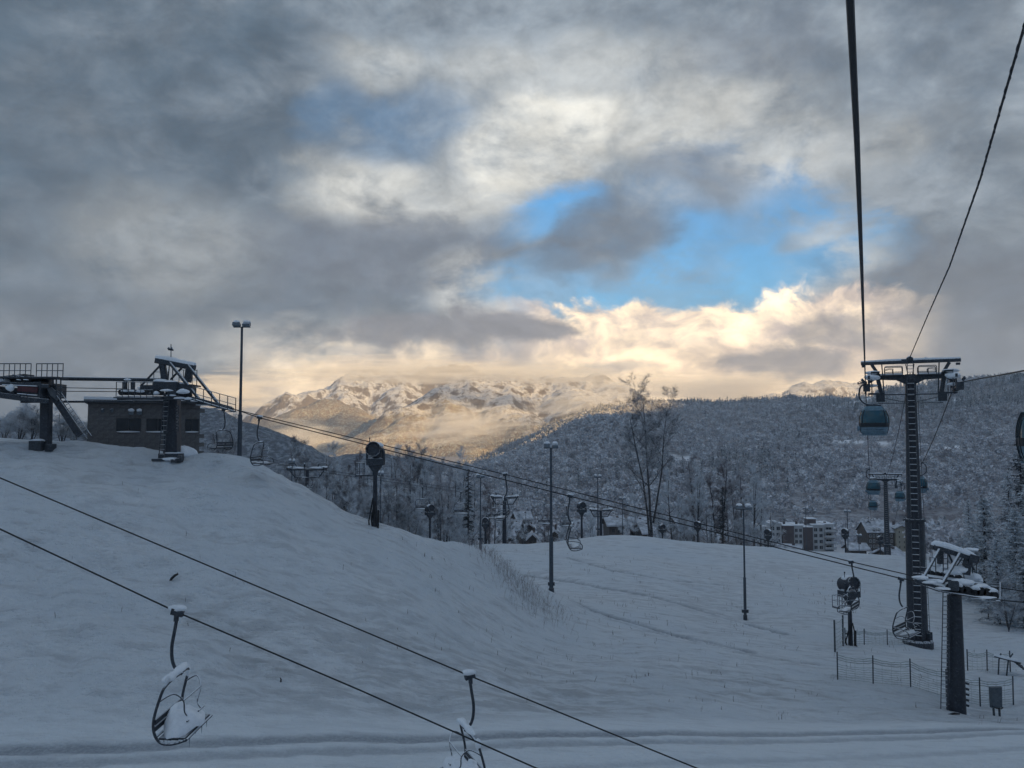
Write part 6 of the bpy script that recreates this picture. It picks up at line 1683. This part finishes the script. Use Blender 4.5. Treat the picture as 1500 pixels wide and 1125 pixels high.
# ------------------------------------------------------------------ the wood on the far hill: one uncountable mass
def mini_tree(seed, H, R, n, conifer, mat):
    r = np.random.RandomState(seed)
    if conifer:
        t = r.rand(n) ** .8; rad = R * (1 - t) * (.5 + .6 * r.rand(n)); z = H * (.08 + .92 * t)
    else:
        u = r.normal(size=(n, 3)); u /= np.linalg.norm(u, axis=1, keepdims=True); q = r.rand(n) ** .4
        t = .5 + .5 * u[:, 2] * q; rad = R * np.sqrt(np.maximum(0, 1 - u[:, 2] ** 2)) * q; z = H * (.28 + .72 * t)
    a = r.rand(n) * 6.283
    c = np.stack([rad * np.cos(a), rad * np.sin(a), z], 1)
    s = (.55 + .6 * r.rand(n))[:, None] * (R * .34)
    e1 = r.normal(size=(n, 3)); e1 /= np.linalg.norm(e1, axis=1, keepdims=True); e2 = np.cross(e1, r.normal(size=(n, 3))); e2 /= np.linalg.norm(e2, axis=1, keepdims=True)
    V = np.stack([c - e1 * s, c + e1 * s, c + e2 * s * 1.3], 1).reshape(-1, 3); Fc = np.arange(len(V)).reshape(-1, 3)
    b = len(V); w = H * .014
    V = np.r_[V, [(-w, 0, -1), (w, 0, -1), (0, 0, H * .9), (0, -w, -1), (0, w, -1), (0, 0, H * .9)]]; Fc = np.r_[Fc, [(b, b + 1, b + 2), (b + 3, b + 4, b + 5)]]
    return np_mesh('wood_tree', V, Fc, mat, False)
def mat_wood(name, a, b_, c, lo=0.40, hi=0.62):
    m, g, b, nt = mat_new(name)
    rnd_ = g.new('ShaderNodeObjectInfo').outputs['Random']
    geo = g.new('ShaderNodeNewGeometry'); n = g.noise(geo.outputs['Position'], 0.45, 3, 0.7); n2 = g.noise(geo.outputs['Position'], 0.006, 4, 0.6)
    cc = g.mix(g.ss(g.add(g.mul(rnd_, .55), g.mul(n2, .5)), .25, .8), a, b_)
    cc = g.mix(g.ss(g.add(n, g.mul(g.sub(rnd_, .5), .2)), lo, hi), cc, c)
    nt.links.new(cc, b.inputs['Base Color']); b.inputs['Roughness'].default_value = .95; b.inputs['Specular IOR Level'].default_value = .1
    return m
MW = mat_wood('frosted_wood', (0.44, 0.43, 0.455), (0.54, 0.535, 0.56), (0.68, 0.70, 0.74))
MWC = mat_wood('snowy_conifers', (0.22, 0.24, 0.255), (0.32, 0.33, 0.35), (0.60, 0.62, 0.65), .40, .60)
protos = []
pc = bpy.data.collections.new('wood_trees')
for i, (H, R, n, con) in enumerate(((11, 3.6, 70, False), (13, 4.0, 80, False), (9, 3.4, 60, False), (12, 3.0, 70, False), (14, 2.3, 60, True), (17, 2.6, 70, True), (10, 4.0, 70, False))):
    o = bpy.data.objects.new('wood_tree', mini_tree(50 + i, H, R, n, con, MWC if con else MW)); pc.objects.link(o)
rs = np.random.RandomState(12)
NT_ = 178000
d2 = np.sqrt(rs.uniform(570.0 ** 2, 2620.0 ** 2, NT_)); uu = rs.uniform(-.36, .92, NT_)
wx_, wy_ = uu * d2, d2
dcr = np.interp(uu, HU, HD)
keep = (d2 < dcr + 60)
wx_, wy_ = wx_[keep], wy_[keep]; wz_ = hill_z(wx_, wy_)
cl = clear_amt(wx_, wy_, wz_)
dens = np.clip(.62 + .9 * fbm(wx_ / 130, wy_ / 130, 3), .22, 1)
keep = (cl < .35) & (rs.rand(len(wx_)) < dens * .62)
wx_, wy_, wz_ = wx_[keep], wy_[keep], wz_[keep]
# trees of the valley floor, nearer
vx = rs.uniform(-260, 420, 5200); vy = rs.uniform(235, 640, 5200)
k2 = (np.abs(vx / vy - .02) < .62) & (rs.rand(len(vx)) < .55)
vx, vy = vx[k2], vy[k2]; vz = z_big(vx, vy)
pxv, pyv = to_px(vx, vy, vz + 8)
built = ((vy < 420) & (((pxv > 1105) & (pxv < 1340)) | ((pxv > 735) & (pxv < 800)) | ((pxv > 880) & (pxv < 965)))) | ((vy < 280) & (pxv > 730))
vx, vy, vz = vx[~built], vy[~built], vz[~built]
PX, PY, PZ = np.r_[wx_, vx], np.r_[wy_, vy], np.r_[wz_, vz]
conif = (fbm(PX / 240 + 7, PY / 240, 3) + (PZ > 40) * .25 + rs.normal(size=len(PX)) * .16) > .33
crest = (np.abs(PY - np.interp(PX / PY, HU, HD)) < 70) & (rs.rand(len(PX)) < .6)
kind = np.where(conif | crest, rs.choice([4, 5], len(PX)), rs.choice([0, 1, 2, 3, 6], len(PX)))
scl = rs.uniform(.65, 1.2, len(PX)) * np.where(crest, 1.15, 1.0)
me = bpy.data.meshes.new('far_wood'); me.vertices.add(len(PX))
me.vertices.foreach_set('co', np.stack([PX, PY, PZ], 1).astype(np.float32).ravel())
at = me.attributes.new('kind', 'INT', 'POINT'); at.data.foreach_set('value', kind.astype(np.int32))
at = me.attributes.new('size', 'FLOAT', 'POINT'); at.data.foreach_set('value', scl.astype(np.float32))
at = me.attributes.new('turn', 'FLOAT', 'POINT'); at.data.foreach_set('value', (rs.rand(len(PX)) * 6.28).astype(np.float32))
wood = link(bpy.data.objects.new('far_wood', me)); tag(wood, 'frosted wood covering the hillside across the valley', 'wood', kind='stuff')
ng = bpy.data.node_groups.new('wood_scatter', 'GeometryNodeTree')
ng.interface.new_socket('Geometry', in_out='INPUT', socket_type='NodeSocketGeometry'); ng.interface.new_socket('Geometry', in_out='OUTPUT', socket_type='NodeSocketGeometry')
gi = ng.nodes.new('NodeGroupInput'); go_ = ng.nodes.new('NodeGroupOutput'); ip = ng.nodes.new('GeometryNodeInstanceOnPoints'); ci = ng.nodes.new('GeometryNodeCollectionInfo')
ci.inputs['Collection'].default_value = pc; ci.inputs['Separate Children'].default_value = True; ci.inputs['Reset Children'].default_value = True
def named(n, t):
    a = ng.nodes.new('GeometryNodeInputNamedAttribute'); a.data_type = t; a.inputs[0].default_value = n; return [s for s in a.outputs if s.enabled and s.name == 'Attribute'][0]
cv = ng.nodes.new('ShaderNodeCombineXYZ'); ng.links.new(named('turn', 'FLOAT'), cv.inputs[2])
e2r = ng.nodes.new('FunctionNodeEulerToRotation'); ng.links.new(cv.outputs[0], e2r.inputs[0])
ng.links.new(gi.outputs[0], ip.inputs['Points']); ng.links.new(ci.outputs[0], ip.inputs['Instance']); ip.inputs['Pick Instance'].default_value = True
ng.links.new(named('kind', 'INT'), ip.inputs['Instance Index']); ng.links.new(e2r.outputs[0], ip.inputs['Rotation']); ng.links.new(named('size', 'FLOAT'), ip.inputs['Scale'])
ng.links.new(ip.outputs[0], go_.inputs[0])
md = wood.modifiers.new('scatter', 'NODES'); md.node_group = ng

# ------------------------------------------------------------------ air
def haze_box(x0, x1, y0, y1, z0, z1, dens, col, aniso=0.35):
    m = bpy.data.materials.new('haze'); m.use_nodes = True; nt = m.node_tree; nt.nodes.clear()
    v = nt.nodes.new('ShaderNodeVolumePrincipled'); out = nt.nodes.new('ShaderNodeOutputMaterial')
    v.inputs['Color'].default_value = col + (1,); v.inputs['Density'].default_value = dens; v.inputs['Anisotropy'].default_value = aniso
    nt.links.new(v.outputs[0], out.inputs['Volume'])
    o = MB().box(((x0 + x1) / 2, (y0 + y1) / 2, (z0 + z1) / 2), (x1 - x0, y1 - y0, z1 - z0)).build('haze', m, None, False)
    tag(o, kind='stuff'); return o
haze_box(-9700, 9700, -9700, 9700, -520, 1130, 0.60e-4, (0.80, 0.88, 1.0))

# ------------------------------------------------------------------ low cloud volumes drifting against the far mountains
def mat_low_cloud(name, dens, scale, lo, hi, seed, flat=2.0):
    m = bpy.data.materials.new(name); m.use_nodes = True; nt = m.node_tree; nt.nodes.clear(); g = NT(nt)
    tc = g.new('ShaderNodeTexCoord').outputs['Object']
    x, y, z = g.sep(tc)
    r = g.m('SQRT', g.add(g.add(g.mul(x, x), g.mul(y, y)), g.mul(z, z)))
    n = g.noise(g.vec(g.add(g.mul(x, 1.0), seed), g.mul(y, 1.0), g.mul(z, flat)), scale, 4, 0.6, 0.3)
    f = g.add(g.sub(1.0, r), g.mul(g.sub(n, 0.5), 2.2))
    d = g.mul(g.ss(f, lo, hi), dens)
    v = g.new('ShaderNodeVolumePrincipled'); v.inputs['Color'].default_value = (0.98, 0.98, 0.98, 1); v.inputs['Anisotropy'].default_value = -0.3
    nt.links.new(d, v.inputs['Density'])
    out = g.new('ShaderNodeOutputMaterial'); nt.links.new(v.outputs[0], out.inputs['Volume'])
    return m
def low_cloud(px, py, d, wx, wy, wz, dens, scale, seed, lo=0.28, hi=0.75, tilt=0.0):
    k = d / F_PX
    m = MB().lathe([(math.sin(math.pi * t / 10), -math.cos(math.pi * t / 10)) for t in range(11)], (0, 0, 0), (0, 0, 1), 16)
    o = m.build('low_cloud', mat_low_cloud('low_cloud', dens, scale, lo, hi, seed)); o.location = W(px, py, d); o.scale = (wx * k, wz, wy * k); o.rotation_euler = (0, -tilt, 0)
    return tag(o, kind='stuff')
low_cloud(1040, 568, 3600, 250, 34, 500, .0045, 2.2, 1.3)             # bank over the crest on the right
low_cloud(850, 590, 3450, 120, 30, 260, .0045, 2.4, 7.1, tilt=.15)
low_cloud(675, 625, 3300, 150, 42, 300, .0042, 2.6, 3.3, tilt=.1)      # wisp across the middle massif
low_cloud(620, 545, 4100, 340, 30, 400, .0050, 2.4, 5.9)
low_cloud(830, 552, 4000, 150, 26, 300, .0050, 2.2, 4.4)               # cloud base on the summits
low_cloud(440, 640, 3600, 90, 40, 300, .0030, 1.6, 9.4)
low_cloud(330, 575, 3300, 120, 40, 400, .0045, 1.6, 2.2)
